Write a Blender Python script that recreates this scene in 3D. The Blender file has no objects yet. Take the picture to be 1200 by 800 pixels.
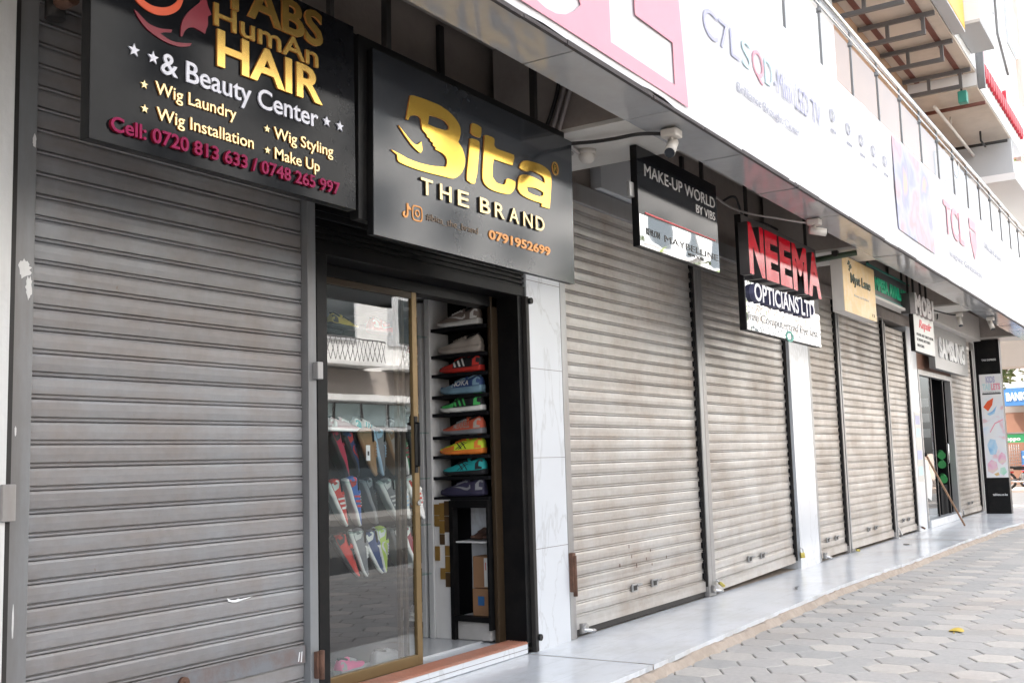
import bpy, bmesh, math, random
from mathutils import Vector, Matrix
random.seed(7)
R = math.radians
scene = bpy.context.scene
COL = scene.collection

# ------------------------------------------------------------------ camera
cam_d = bpy.data.cameras.new('camera'); cam = bpy.data.objects.new('camera', cam_d); COL.objects.link(cam)
cam_d.sensor_width = 36; cam_d.lens = 37.73; cam_d.clip_end = 3000; cam_d.clip_start = 0.05
right = Vector((0.5416, -0.8400, -0.0289)); upv = Vector((-0.0780, -0.0841, 0.9934)); fwd = Vector((0.8369, 0.5360, 0.1111))
fwd.normalize(); right = (right - fwd * right.dot(fwd)).normalized(); upv = right.cross(fwd)
mw = Matrix((right, upv, -fwd)).transposed().to_4x4(); mw.translation = Vector((0, -3.854, 1.25))
cam.matrix_world = mw
scene.camera = cam

# ------------------------------------------------------------------ light
SUN_EL, SUN_AZ = 58, 332          # azimuth from +Y clockwise: the sun stands behind the shops, which are in open shade
w = bpy.data.worlds.new('World'); scene.world = w; w.use_nodes = True
wn = w.node_tree.nodes; wl = w.node_tree.links
sky = wn.new('ShaderNodeTexSky'); sky.sky_type = 'NISHITA'; sky.sun_disc = False
sky.sun_elevation = R(SUN_EL); sky.sun_rotation = R(SUN_AZ); sky.air_density = 1.0; sky.dust_density = 4.0; sky.ozone_density = 1.0
bg = wn['Background']; bg.inputs[1].default_value = 0.15
hs = wn.new('ShaderNodeHueSaturation'); hs.inputs['Saturation'].default_value = 0.35
wl.new(sky.outputs[0], hs.inputs['Color']); wl.new(hs.outputs[0], bg.inputs[0])
sd = bpy.data.lights.new('sun', 'SUN'); sd.energy = 3.8; sd.angle = R(.6); sd.color = (1, .96, .9)
sun = bpy.data.objects.new('sun', sd); COL.objects.link(sun)
az = R(SUN_AZ); el = R(SUN_EL)
sdir = Vector((math.sin(az) * math.cos(el), math.cos(az) * math.cos(el), math.sin(el)))
sun.rotation_euler = (-sdir).to_track_quat('-Z', 'Y').to_euler(); sun.location = sdir * 60
vs = scene.view_settings; vs.view_transform = 'Standard'; vs.look = 'None'; vs.gamma = 1; vs.exposure = 2.38
scene.cycles.max_bounces = 8; scene.cycles.glossy_bounces = 5; scene.cycles.transmission_bounces = 6

# ------------------------------------------------------------------ materials
def pbr(name, col, rough=.6, metal=0., var=.12, scale=6., bump=0., bscale=None, stain=None, sscale=2., samt=.5, streak=False, spec=None, coat=0., rvar=0., trans=0., ior=None, alpha=None, bdet=5):
    m = bpy.data.materials.new(name); m.use_nodes = True
    nt = m.node_tree; n = nt.nodes; l = nt.links; b = n['Principled BSDF']
    b.inputs['Roughness'].default_value = rough; b.inputs['Metallic'].default_value = metal
    if spec is not None: b.inputs['Specular IOR Level'].default_value = spec
    if coat: b.inputs['Coat Weight'].default_value = coat; b.inputs['Coat Roughness'].default_value = .04
    if trans: b.inputs['Transmission Weight'].default_value = trans
    if ior: b.inputs['IOR'].default_value = ior
    tc = n.new('ShaderNodeTexCoord')
    mp = n.new('ShaderNodeMapping'); l.new(tc.outputs['Object'], mp.inputs[0])
    c = (*col, 1)
    out = None
    if var:
        nz = n.new('ShaderNodeTexNoise'); nz.inputs['Scale'].default_value = scale; nz.inputs['Detail'].default_value = 6; nz.inputs['Roughness'].default_value = .65
        l.new(mp.outputs[0], nz.inputs['Vector'])
        mx = n.new('ShaderNodeMix'); mx.data_type = 'RGBA'
        mx.inputs[6].default_value = tuple(max(0, x * (1 - var)) for x in col) + (1,); mx.inputs[7].default_value = tuple(min(1, x * (1 + var)) for x in col) + (1,)
        l.new(nz.outputs[0], mx.inputs[0]); out = mx.outputs[2]
    if stain:
        mp2 = n.new('ShaderNodeMapping'); l.new(tc.outputs['Object'], mp2.inputs[0])
        if streak: mp2.inputs['Scale'].default_value = (1, 1, .12)
        nz2 = n.new('ShaderNodeTexNoise'); nz2.inputs['Scale'].default_value = sscale; nz2.inputs['Detail'].default_value = 8; nz2.inputs['Roughness'].default_value = .7
        l.new(mp2.outputs[0], nz2.inputs['Vector'])
        rp = n.new('ShaderNodeValToRGB'); rp.color_ramp.elements[0].position = .45; rp.color_ramp.elements[1].position = .72
        rp.color_ramp.elements[0].color = (0, 0, 0, 1); rp.color_ramp.elements[1].color = (samt, samt, samt, 1)
        l.new(nz2.outputs[0], rp.inputs[0])
        mx2 = n.new('ShaderNodeMix'); mx2.data_type = 'RGBA'; mx2.inputs[6].default_value = c; mx2.inputs[7].default_value = (*stain, 1)
        if out: l.new(out, mx2.inputs[6])
        l.new(rp.outputs[0], mx2.inputs[0]); out = mx2.outputs[2]
    if out: l.new(out, b.inputs['Base Color'])
    else: b.inputs['Base Color'].default_value = c
    if rvar:
        nr = n.new('ShaderNodeTexNoise'); nr.inputs['Scale'].default_value = scale * .7; nr.inputs['Detail'].default_value = 4
        l.new(mp.outputs[0], nr.inputs['Vector'])
        mr = n.new('ShaderNodeMapRange'); mr.inputs['To Min'].default_value = max(.02, rough - rvar); mr.inputs['To Max'].default_value = rough + rvar
        l.new(nr.outputs[0], mr.inputs[0]); l.new(mr.outputs[0], b.inputs['Roughness'])
    if bump:
        nb = n.new('ShaderNodeTexNoise'); nb.inputs['Scale'].default_value = bscale or scale * 6; nb.inputs['Detail'].default_value = bdet
        l.new(mp.outputs[0], nb.inputs['Vector'])
        bp = n.new('ShaderNodeBump'); bp.inputs['Strength'].default_value = bump; bp.inputs['Distance'].default_value = .02
        l.new(nb.outputs[0], bp.inputs['Height']); l.new(bp.outputs[0], b.inputs['Normal'])
    return m

def print_mat(name, cols, scale=3.0, dist=1.5):
    m = bpy.data.materials.new(name); m.use_nodes = True; nt = m.node_tree; n = nt.nodes; l = nt.links; b = n['Principled BSDF']
    tc = n.new('ShaderNodeTexCoord'); nz = n.new('ShaderNodeTexNoise'); nz.inputs['Scale'].default_value = scale; nz.inputs['Detail'].default_value = 3; nz.inputs['Distortion'].default_value = dist
    l.new(tc.outputs['Object'], nz.inputs['Vector']); rp = n.new('ShaderNodeValToRGB'); e = rp.color_ramp.elements
    while len(e) < len(cols): e.new(.5)
    for i, c in enumerate(cols): e[i].position = .28 + .44 * i / (len(cols) - 1); e[i].color = (*c, 1)
    l.new(nz.outputs[0], rp.inputs[0]); l.new(rp.outputs[0], b.inputs['Base Color']); b.inputs['Roughness'].default_value = .35
    return m
M = {}
M['guide_grey'] = pbr('guide rail paint', (.22, .225, .23), .45, .2, .15, 5, .04, 30, (.12, .09, .07), 3, .6, True)
M['guide_light'] = pbr('guide rail steel', (.36, .36, .36), .4, .5, .15, 5, .04, 30, (.2, .14, .1), 3, .5, True)
M['rust_rail'] = pbr('rusty lock rail', (.17, .175, .185), .55, .1, .15, 6, .1, 40, (.14, .062, .032), 2.6, 1.0)
M['rust'] = pbr('rusty steel', (.14, .07, .045), .75, .2, .4, 18, .2, 60, (.06, .03, .02), 12, .8)
M['dark_steel'] = pbr('dark steel', (.035, .032, .03), .55, .1, .2, 8, .05, spec=.3)
M['black_paint'] = pbr('black gloss paint', (.006, .006, .0065), .4, 0, .3, 8, .02, 40, (.03, .026, .022), 5, .35, spec=.18)
M['black_matt'] = pbr('black matt', (.007, .007, .008), .7, 0, .2, 8, spec=.15)
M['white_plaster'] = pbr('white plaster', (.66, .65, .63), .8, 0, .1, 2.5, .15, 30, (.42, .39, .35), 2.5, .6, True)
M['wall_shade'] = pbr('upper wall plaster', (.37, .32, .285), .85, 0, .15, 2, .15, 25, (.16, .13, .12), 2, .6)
M['tile_white'] = None
M['acp'] = pbr('grey composite panel', (.43, .435, .44), .10, 0, .06, 1.2, .012, 1.5, (.33, .30, .27), 3, .35, rvar=.05)
M['acp_white'] = pbr('white composite panel', (.62, .60, .56), .3, 0, .08, 2, .01, 2, (.4, .35, .3), 3, .4)
M['banner'] = pbr('white banner vinyl', (.70, .70, .72), .5, 0, .03, 2, .04, 3, (.58, .57, .56), 1.5, .5, True)
M['banner_pink'] = pbr('overexposed pink banner print', (.76, .32, .39), .5, 0, .05, 3)  # banner prints: overexposure is put into these pale colours
M['banner_lilac'] = pbr('overexposed lilac print', (.44, .44, .60), .5, 0, .05, 3)
M['banner_grey'] = pbr('overexposed grey print', (.38, .38, .45), .5, 0, .05, 3)
M['banner_aqua'] = pbr('overexposed aqua print', (.52, .70, .74), .5, 0, .05, 3)
M['banner_peach'] = pbr('overexposed peach print', (.80, .50, .40), .5, 0, .1, 6)
M['banner_blue'] = pbr('overexposed blue print', (.45, .47, .74), .5, 0, .15, 5)
M['banner_edge'] = pbr('torn banner hem', (.07, .06, .06), .8, 0, .3, 10)
M['gold'] = pbr('gold mirror acrylic', (.83, .52, .09), .1, 1, .05, 3, .02, 3)
M['gold_side'] = pbr('orange acrylic edge', (.55, .22, .05), .4, 0, .2, 12)
M['gold_matt'] = pbr('gold paint', (.66, .42, .11), .22, .85, .12, 10)
M['gold_pale'] = pbr('pale gold acrylic', (.74, .58, .30), .25, .5, .1, 8)
M['orange_gold'] = pbr('orange gold vinyl', (.62, .26, .06), .4, .2, .1, 8)
M['bronze_dim'] = pbr('dull bronze vinyl', (.16, .11, .07), .5, .2, .2, 12)
M['silver_text'] = pbr('silver lettering', (.60, .60, .66), .35, .1, .08, 8)
M['silver_dim'] = pbr('brushed silver lettering', (.45, .43, .42), .35, .5, .15, 8)
M['magenta'] = pbr('magenta acrylic letters', (.24, .006, .06), .4, 0, .45, 30, spec=.12)
M['maroon'] = pbr('maroon vinyl', (.20, .008, .022), .4, 0, .15, 8)
M['tangerine'] = pbr('tangerine vinyl', (.72, .10, .03), .4, 0, .15, 8)
M['sign_black'] = pbr('satin black sign face', (.006, .0065, .008), .09, 0, .2, 3, .005, 1.5, (.03, .03, .033), 6, .2, rvar=.015, spec=.13, bdet=1)
M['sign_slate'] = pbr('slate sign face', (.022, .025, .030), .10, 0, .10, 3, .004, 1.5, (.045, .048, .052), 3, .25, rvar=.015, spec=.5, bdet=1)
M['mirror'] = pbr('mirror acrylic', (.50, .51, .52), .02, 1, .03, 2, .10, 2.5, bdet=0)
M['mirror_wavy'] = pbr('wavy mirror acrylic', (.50, .51, .52), .03, 1, .05, 2, .30, 5, bdet=1)
M['red_gloss'] = pbr('glossy red acrylic', (.50, .006, .018), .08, 0, .08, 4, .05, 4, spec=.15, bdet=0)
M['letter_side'] = pbr('dark grey letter return', (.07, .065, .065), .45, .2, .15, 8)
M['letter_white'] = pbr('white letter face', (.72, .72, .76), .3, 0, .05, 8)
M['letter_blue'] = pbr('blue letter edge', (.09, .09, .17), .4, 0, .2, 8)
M['red_line'] = pbr('red vinyl line', (.55, .01, .02), .4, 0, .05, 5)
M['mustard'] = pbr('weathered mustard sign', (.66, .44, .18), .45, 0, .25, 3, .03, 20, (.70, .60, .45), 4, .7)
M['cream_edge'] = pbr('cream sign edge', (.62, .58, .54), .6, 0, .12, 4, .05)
M['green_dark'] = pbr('dark green lettering', (.03, .05, .025), .5, 0, .2, 8)
M['green_sign'] = pbr('green lettering', (.02, .62, .32), .4, 0, .1, 8)
M['sign_grey'] = pbr('grey sign face', (.09, .095, .1), .4, 0, .15, 4)
M['sign_midgrey'] = pbr('mid grey sign face', (.31, .305, .30), .35, 0, .06, 3)
M['paper'] = pbr('pale poster', (.60, .59, .55), .5, 0, .1, 4)
M['ink'] = pbr('black print', (.03, .03, .03), .5, 0, .1, 4)
M['mobi_block'] = pbr('dull grey letter block', (.40, .37, .36), .5, .1, .15, 8)
M['white_paint'] = pbr('white paint', (.78, .78, .78), .5, 0, .06, 4)
M['chrome'] = pbr('steel chrome', (.62, .62, .62), .18, 1, .1, 8)
M['brass'] = pbr('brass padlock', (.50, .42, .12), .35, .8, .2, 20)
M['steel_lock'] = pbr('steel padlock', (.35, .34, .33), .35, .8, .2, 20)
M['bronze_alu'] = pbr('bronze anodised aluminium', (.20, .135, .06), .4, .5, .12, 6)
M['bronze_dark'] = pbr('dark bronze aluminium', (.045, .028, .014), .45, .3, .15, 6)
M['terracotta'] = pbr('terracotta nosing', (.40, .17, .11), .5, 0, .3, 9, .05, 60, (.30, .2, .16), 5, .6)
M['cctv_white'] = pbr('camera housing', (.62, .58, .53), .4, 0, .08, 8)
M['cable_black'] = pbr('black cable', (.015, .013, .012), .6, 0, .1, 8)
M['cable_grey'] = pbr('grey conduit', (.34, .31, .30), .6, 0, .15, 8)
M['lens'] = pbr('camera lens', (.004, .004, .006), .08, 0, 0)
M['interior_white'] = pbr('shop laminate white', (.58, .57, .56), .5, 0, .06, 3)
M['interior_grey'] = pbr('shop dim wall', (.10, .10, .105), .6, 0, .06, 3)
M['interior_dark'] = pbr('shop dark lining', (.007, .007, .008), .7, 0, .1, 3, spec=.15)
M['interior_floor'] = pbr('shop floor tile', (.42, .43, .44), .15, 0, .1, 3)
M['mosaic_gold'] = pbr('gold mosaic', (.36, .21, .06), .3, .3, .35, 14)
M['mosaic_brown'] = pbr('brown mosaic', (.10, .06, .03), .35, .2, .3, 14)
M['mosaic_white'] = pbr('white mosaic', (.70, .68, .66), .3, 0, .08, 6)
M['cardboard'] = pbr('cardboard', (.28, .15, .075), .8, 0, .15, 8)
M['stone'] = pbr('rough stone offcut', (.40, .38, .36), .8, 0, .2, 8, .2)
M['oxide_red'] = pbr('red oxide steel', (.15, .05, .035), .7, 0, .25, 8)
M['soffit_beige'] = pbr('upper soffit', (.62, .54, .46), .8, 0, .08, 1.2, .05, 20, (.35, .3, .25), 1.1, .5)
M['grey_steel'] = pbr('grey painted steel', (.12, .115, .115), .5, .2, .15, 8)
M['building_white'] = pbr('white render', (.80, .80, .80), .8, 0, .04, 1, .05, 20)
M['building_grey'] = pbr('grey render', (.50, .51, .52), .8, 0, .08, 1, .05, 20)
M['building_tan'] = pbr('tan render', (.42, .26, .16), .8, 0, .08, 1, .05, 20)
M['building_peach'] = pbr('peach render', (.40, .355, .32), .8, 0, .06, 1, .05, 20)
M['brown_door'] = pbr('brown panel', (.17, .08, .05), .6, 0, .2, 4)
M['window_dark'] = pbr('dark window glass', (.05, .06, .065), .06, 0, .2, 1)
M['window_teal'] = pbr('teal window glass', (.18, .24, .24), .08, 0, .2, 1)
M['window_pale'] = pbr('pale teal glazing', (.42, .52, .52), .15, 0, .1, 1)
M['print_blue'] = print_mat('blue picture print', [(.10, .30, .62), (.35, .58, .78), (.62, .72, .80)], 6, .5)
M['print_pink'] = print_mat('pink picture print', [(.70, .22, .40), (.74, .50, .60), (.72, .66, .50)], 7, .5)
M['print_mint'] = print_mat('mint picture print', [(.20, .60, .42), (.60, .74, .66)], 7, .5)
M['bank_blue'] = pbr('blue fascia', (.035, .12, .28), .4, 0, .06, 3)
M['oppo_green'] = pbr('green fascia', (.03, .30, .12), .4, 0, .06, 3)
M['yellow_sign'] = pbr('yellow sign', (.80, .42, .01), .4, 0, .06, 3)
M['red_sign'] = pbr('red valance', (.55, .03, .05), .5, 0, .12, 6)
M['teal_paint'] = pbr('teal enamel', (.04, .26, .20), .5, 0, .15, 6)
M['soil'] = pbr('red soil', (.36, .29, .24), .95, 0, .2, 3, .2)
M['asphalt'] = pbr('asphalt', (.04, .04, .04), .9, 0, .25, 8, .2, 80)
M['concrete'] = pbr('concrete', (.42, .41, .39), .85, 0, .15, 2, .1)
M['pavement_grey'] = pbr('grey far pavement', (.16, .155, .15), .85, 0, .15, 2, .1)
M['mortar'] = pbr('brown mortar edge', (.40, .33, .27), .95, 0, .3, 10, .4, 30, (.5, .42, .36), 5, .6)
M['joint'] = pbr('joint sand', (.14, .125, .11), .95, 0, .3, 10)
M['leaf_yellow'] = pbr('yellow leaf', (.60, .42, .03), .5, 0, .25, 20)
M['bark'] = pbr('bark', (.12, .085, .06), .9, 0, .3, 8, .3)
M['leaf'] = pbr('foliage', (.085, .12, .035), .6, 0, .5, 1.5)
M['leaf_light'] = pbr('young foliage', (.14, .17, .05), .6, 0, .4, 1.5)
M['tyre'] = pbr('tyre rubber', (.015, .015, .015), .8, 0, .2, 8)
M['moto_red'] = pbr('motorbike red', (.35, .02, .015), .25, 0, .05, 8)
M['wood'] = pbr('wooden stick', (.30, .17, .10), .6, 0, .3, 12)
M['green_light'] = pbr('green carpet roll', (.02, .22, .05), .6, 0, .2, 8)

def glass_mat(name, tint=(1, 1, 1), rough=0.0, refl=.5):
    """thin sheet glass: clear through, mirror-like at the surface by Fresnel"""
    m = bpy.data.materials.new(name); m.use_nodes = True; nt = m.node_tree; n = nt.nodes; l = nt.links; n.clear()
    o = n.new('ShaderNodeOutputMaterial'); mix = n.new('ShaderNodeMixShader'); t = n.new('ShaderNodeBsdfTransparent'); g = n.new('ShaderNodeBsdfGlossy')
    f = n.new('ShaderNodeFresnel'); ge = n.new('ShaderNodeNewGeometry'); ma = n.new('ShaderNodeMix'); ma.data_type = 'FLOAT'
    ma.inputs[2].default_value = 1.5 + refl; ma.inputs[3].default_value = 1 / (1.5 + refl); l.new(ge.outputs['Backfacing'], ma.inputs[0]); l.new(ma.outputs[0], f.inputs[0])
    t.inputs[0].default_value = (*tint, 1); g.inputs['Roughness'].default_value = rough
    tc = n.new('ShaderNodeTexCoord'); nz = n.new('ShaderNodeTexNoise'); nz.inputs['Scale'].default_value = 1.5; bp = n.new('ShaderNodeBump'); bp.inputs['Strength'].default_value = .03; bp.inputs['Distance'].default_value = .02
    l.new(tc.outputs['Object'], nz.inputs['Vector']); l.new(nz.outputs[0], bp.inputs['Height']); l.new(bp.outputs[0], g.inputs['Normal'])
    l.new(f.outputs[0], mix.inputs[0]); l.new(t.outputs[0], mix.inputs[1]); l.new(g.outputs[0], mix.inputs[2]); l.new(mix.outputs[0], o.inputs[0])
    return m
M['glass'] = glass_mat('shop glass', (.93, .97, .965), .0, .95)
M['glass_shelf'] = glass_mat('glass shelf', (.80, .92, .89), .0, .05)
M['glass_rail'] = glass_mat('balcony glass', (.96, .98, .985), .0, .0)

def tile_mat():
    """large pale marble-look tiles with faint grey veins and thin joints"""
    m = pbr('white marble tile', (.62, .64, .67), .22, 0, .05, 1.5, .02, 3, rvar=.1)
    nt = m.node_tree; n = nt.nodes; l = nt.links; b = n['Principled BSDF']
    src = b.inputs['Base Color'].links[0].from_socket
    tc = n.new('ShaderNodeTexCoord'); mp = n.new('ShaderNodeMapping'); l.new(tc.outputs['Object'], mp.inputs[0]); mp.inputs['Scale'].default_value = (1, 1, .45)
    nz = n.new('ShaderNodeTexNoise'); nz.inputs['Scale'].default_value = 1.6; nz.inputs['Detail'].default_value = 7; nz.inputs['Distortion'].default_value = 1.2
    l.new(mp.outputs[0], nz.inputs['Vector'])
    rp = n.new('ShaderNodeValToRGB'); e = rp.color_ramp.elements; e[0].position = .485; e[0].color = (0, 0, 0, 1); e[1].position = .5; e[1].color = (.3, .3, .3, 1)
    e2 = rp.color_ramp.elements.new(.515); e2.color = (0, 0, 0, 1)
    l.new(nz.outputs[0], rp.inputs[0])
    mx = n.new('ShaderNodeMix'); mx.data_type = 'RGBA'; mx.inputs[7].default_value = (.34, .33, .32, 1)
    l.new(src, mx.inputs[6]); l.new(rp.outputs[0], mx.inputs[0]); l.new(mx.outputs[2], b.inputs['Base Color'])
    return m
M['tile_white'] = tile_mat()
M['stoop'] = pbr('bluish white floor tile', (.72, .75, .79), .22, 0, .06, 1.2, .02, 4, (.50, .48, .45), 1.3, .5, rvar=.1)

def paver_mat():
    m = bpy.data.materials.new('hexagonal pavers'); m.use_nodes = True; nt = m.node_tree; n = nt.nodes; l = nt.links; b = n['Principled BSDF']
    a = n.new('ShaderNodeAttribute'); a.attribute_name = 'tint'
    rp = n.new('ShaderNodeValToRGB'); rp.color_ramp.interpolation = 'LINEAR'; e = rp.color_ramp.elements
    e[0].color = (.36, .35, .335, 1); e[0].position = 0; e[1].color = (.52, .485, .44, 1); e[1].position = 1
    e3 = rp.color_ramp.elements.new(.35); e3.color = (.41, .395, .375, 1); e4 = rp.color_ramp.elements.new(.62); e4.color = (.44, .415, .39, 1)
    l.new(a.outputs['Fac'], rp.inputs[0])
    tc = n.new('ShaderNodeTexCoord')
    nz = n.new('ShaderNodeTexNoise'); nz.inputs['Scale'].default_value = 28; nz.inputs['Detail'].default_value = 8; nz.inputs['Roughness'].default_value = .75; l.new(tc.outputs['Object'], nz.inputs['Vector'])
    nb = n.new('ShaderNodeTexNoise'); nb.inputs['Scale'].default_value = 1.1; nb.inputs['Detail'].default_value = 6; l.new(tc.outputs['Object'], nb.inputs['Vector'])
    mm = n.new('ShaderNodeMapRange'); mm.inputs['To Min'].default_value = .72; mm.inputs['To Max'].default_value = 1.25; l.new(nz.outputs[0], mm.inputs[0])
    mul = n.new('ShaderNodeMix'); mul.data_type = 'RGBA'; mul.blend_type = 'MULTIPLY'; mul.inputs[0].default_value = 1
    l.new(rp.outputs[0], mul.inputs[6]); l.new(mm.outputs[0], mul.inputs[7])
    r2 = n.new('ShaderNodeValToRGB'); r2.color_ramp.elements[0].position = .5; r2.color_ramp.elements[1].position = .75; r2.color_ramp.elements[1].color = (.5, .5, .5, 1); l.new(nb.outputs[0], r2.inputs[0])
    mx = n.new('ShaderNodeMix'); mx.data_type = 'RGBA'; mx.inputs[7].default_value = (.40, .34, .29, 1); l.new(mul.outputs[2], mx.inputs[6]); l.new(r2.outputs[0], mx.inputs[0])
    l.new(mx.outputs[2], b.inputs['Base Color']); b.inputs['Roughness'].default_value = .85
    bp = n.new('ShaderNodeBump'); bp.inputs['Strength'].default_value = .25; bp.inputs['Distance'].default_value = .01; l.new(nz.outputs[0], bp.inputs['Height']); l.new(bp.outputs[0], b.inputs['Normal'])
    return m
M['paver'] = paver_mat()
def apron_mat():
    m = M['stoop']; nt = m.node_tree; n = nt.nodes; l = nt.links; b = n['Principled BSDF']; src = b.inputs['Base Color'].links[0].from_socket
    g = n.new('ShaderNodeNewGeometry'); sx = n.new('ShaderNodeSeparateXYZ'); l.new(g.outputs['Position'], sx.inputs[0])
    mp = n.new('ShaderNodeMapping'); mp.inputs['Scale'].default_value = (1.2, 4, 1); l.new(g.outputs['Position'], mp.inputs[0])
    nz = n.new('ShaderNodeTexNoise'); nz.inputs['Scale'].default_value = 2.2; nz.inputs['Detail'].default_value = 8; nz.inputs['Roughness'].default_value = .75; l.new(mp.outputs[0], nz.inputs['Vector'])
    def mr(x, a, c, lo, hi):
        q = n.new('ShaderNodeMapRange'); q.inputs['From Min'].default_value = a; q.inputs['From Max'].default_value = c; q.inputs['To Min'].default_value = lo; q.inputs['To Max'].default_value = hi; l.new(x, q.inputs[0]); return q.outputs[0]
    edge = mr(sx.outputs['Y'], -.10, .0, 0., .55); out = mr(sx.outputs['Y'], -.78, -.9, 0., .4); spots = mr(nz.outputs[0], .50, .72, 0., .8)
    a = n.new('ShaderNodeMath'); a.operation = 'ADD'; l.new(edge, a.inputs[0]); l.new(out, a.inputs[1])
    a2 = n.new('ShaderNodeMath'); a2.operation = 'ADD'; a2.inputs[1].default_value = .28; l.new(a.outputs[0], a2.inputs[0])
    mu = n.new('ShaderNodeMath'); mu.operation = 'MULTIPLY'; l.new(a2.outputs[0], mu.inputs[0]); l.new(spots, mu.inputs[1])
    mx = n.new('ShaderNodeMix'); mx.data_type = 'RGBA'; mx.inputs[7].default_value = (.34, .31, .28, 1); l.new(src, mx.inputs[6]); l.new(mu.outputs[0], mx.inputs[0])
    bk = n.new('ShaderNodeTexBrick'); bk.inputs['Scale'].default_value = 1; bk.inputs['Mortar Size'].default_value = .0018; bk.inputs['Brick Width'].default_value = .6; bk.inputs['Row Height'].default_value = .3; bk.offset = 0
    bk.inputs['Color1'].default_value = (1, 1, 1, 1); bk.inputs['Color2'].default_value = (.975, .975, .975, 1); bk.inputs['Mortar'].default_value = (.80, .80, .80, 1); l.new(g.outputs['Position'], bk.inputs['Vector'])
    mul = n.new('ShaderNodeMix'); mul.data_type = 'RGBA'; mul.blend_type = 'MULTIPLY'; mul.inputs[0].default_value = 1; l.new(mx.outputs[2], mul.inputs[6]); l.new(bk.outputs['Color'], mul.inputs[7])
    l.new(mul.outputs[2], b.inputs['Base Color'])
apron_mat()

M['poster_print'] = print_mat('pastel tablet poster print', [(.50, .66, .80), (.70, .76, .82), (.75, .76, .78), (.76, .77, .78), (.74, .76, .79), (.72, .74, .78), (.74, .50, .55), (.50, .70, .62)], 3.2, .3)
M['picture_print'] = print_mat('muted banner picture', [(.16, .17, .36), (.30, .25, .40), (.42, .17, .20), (.28, .28, .42), (.14, .15, .36), (.44, .24, .15)], 1.6, .2)
def shutter_mat(name, base, dust_reflect, amt, rough=.45, metal=.1):
    m = bpy.data.materials.new(name); m.use_nodes = True; nt = m.node_tree; n = nt.nodes; l = nt.links; b = n['Principled BSDF']
    g = n.new('ShaderNodeNewGeometry'); sx = n.new('ShaderNodeSeparateXYZ'); l.new(g.outputs['Position'], sx.inputs[0])
    # a tint per slat
    dv = n.new('ShaderNodeMath'); dv.operation = 'DIVIDE'; dv.inputs[1].default_value = .0905; l.new(sx.outputs['Z'], dv.inputs[0])
    fl = n.new('ShaderNodeMath'); fl.operation = 'FLOOR'; l.new(dv.outputs[0], fl.inputs[0])
    wn_ = n.new('ShaderNodeTexWhiteNoise'); wn_.noise_dimensions = '1D'; l.new(fl.outputs[0], wn_.inputs['W'])
    def noise(sc, scale3, det=6, rgh=.65):
        mp = n.new('ShaderNodeMapping'); mp.inputs['Scale'].default_value = scale3; l.new(g.outputs['Position'], mp.inputs[0])
        q = n.new('ShaderNodeTexNoise'); q.inputs['Scale'].default_value = sc; q.inputs['Detail'].default_value = det; q.inputs['Roughness'].default_value = rgh; l.new(mp.outputs[0], q.inputs['Vector']); return q.outputs[0]
    def ramp(x, a, c, lo=0., hi=1.):
        q = n.new('ShaderNodeMapRange'); q.inputs['From Min'].default_value = a; q.inputs['From Max'].default_value = c; q.inputs['To Min'].default_value = lo; q.inputs['To Max'].default_value = hi; l.new(x, q.inputs[0]); return q.outputs[0]
    def math_(op, x, y):
        q = n.new('ShaderNodeMath'); q.operation = op
        for i, v in enumerate((x, y)):
            if isinstance(v, float): q.inputs[i].default_value = v
            else: l.new(v, q.inputs[i])
        return q.outputs[0]
    blot = ramp(noise(1.5, (1, 1, 1.3)), .38, .68); drip = ramp(noise(5, (1, 1, .10)), .5, .75); smear = ramp(noise(3.2, (.45, 1, 4.5)), .42, .7)
    f = math_('ADD', math_('MULTIPLY', blot, amt), math_('ADD', math_('MULTIPLY', drip, amt * .4), math_('MULTIPLY', smear, amt * .45)))
    f = math_('MINIMUM', f, .92)
    mx = n.new('ShaderNodeMix'); mx.data_type = 'RGBA'; mx.inputs[6].default_value = (*base, 1); mx.inputs[7].default_value = (*dust_reflect, 1); l.new(f, mx.inputs[0])  # brown mix: dust, plus the canopy's brown reflection put into the colour
    v = math_('MULTIPLY', ramp(wn_.outputs['Value'], 0., 1., .90, 1.08), ramp(noise(22, (1, 1, 1)), .3, .7, .93, 1.06))
    mul = n.new('ShaderNodeMix'); mul.data_type = 'RGBA'; mul.blend_type = 'MULTIPLY'; mul.inputs[0].default_value = 1; l.new(mx.outputs[2], mul.inputs[6]); l.new(v, mul.inputs[7])
    # small rust freckles
    fr = ramp(noise(34, (1, 1, .6), 3), .70, .76); mr = n.new('ShaderNodeMix'); mr.data_type = 'RGBA'; mr.inputs[7].default_value = (.16, .085, .05, 1); l.new(mul.outputs[2], mr.inputs[6]); l.new(math_('MULTIPLY', fr, .6), mr.inputs[0])
    l.new(mr.outputs[2], b.inputs['Base Color']); b.inputs['Metallic'].default_value = metal
    l.new(ramp(f, 0., 1., rough - .1, rough + .25), b.inputs['Roughness'])
    bp = n.new('ShaderNodeBump'); bp.inputs['Strength'].default_value = .06; bp.inputs['Distance'].default_value = .02; l.new(noise(3, (1, 1, 2.5), 4), bp.inputs['Height']); l.new(bp.outputs[0], b.inputs['Normal'])
    return m
M['shutter_grey'] = shutter_mat('shutter grey paint', (.255, .258, .266), (.19, .135, .10), .42, .40, .1)
M['shutter_pale'] = shutter_mat('galvanised shutter', (.50, .485, .465), (.33, .255, .195), .50, .42, .30)
M['shutter_warm'] = shutter_mat('dusty shutter', (.50, .47, .435), (.34, .26, .195), .50, .44, .25)

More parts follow.
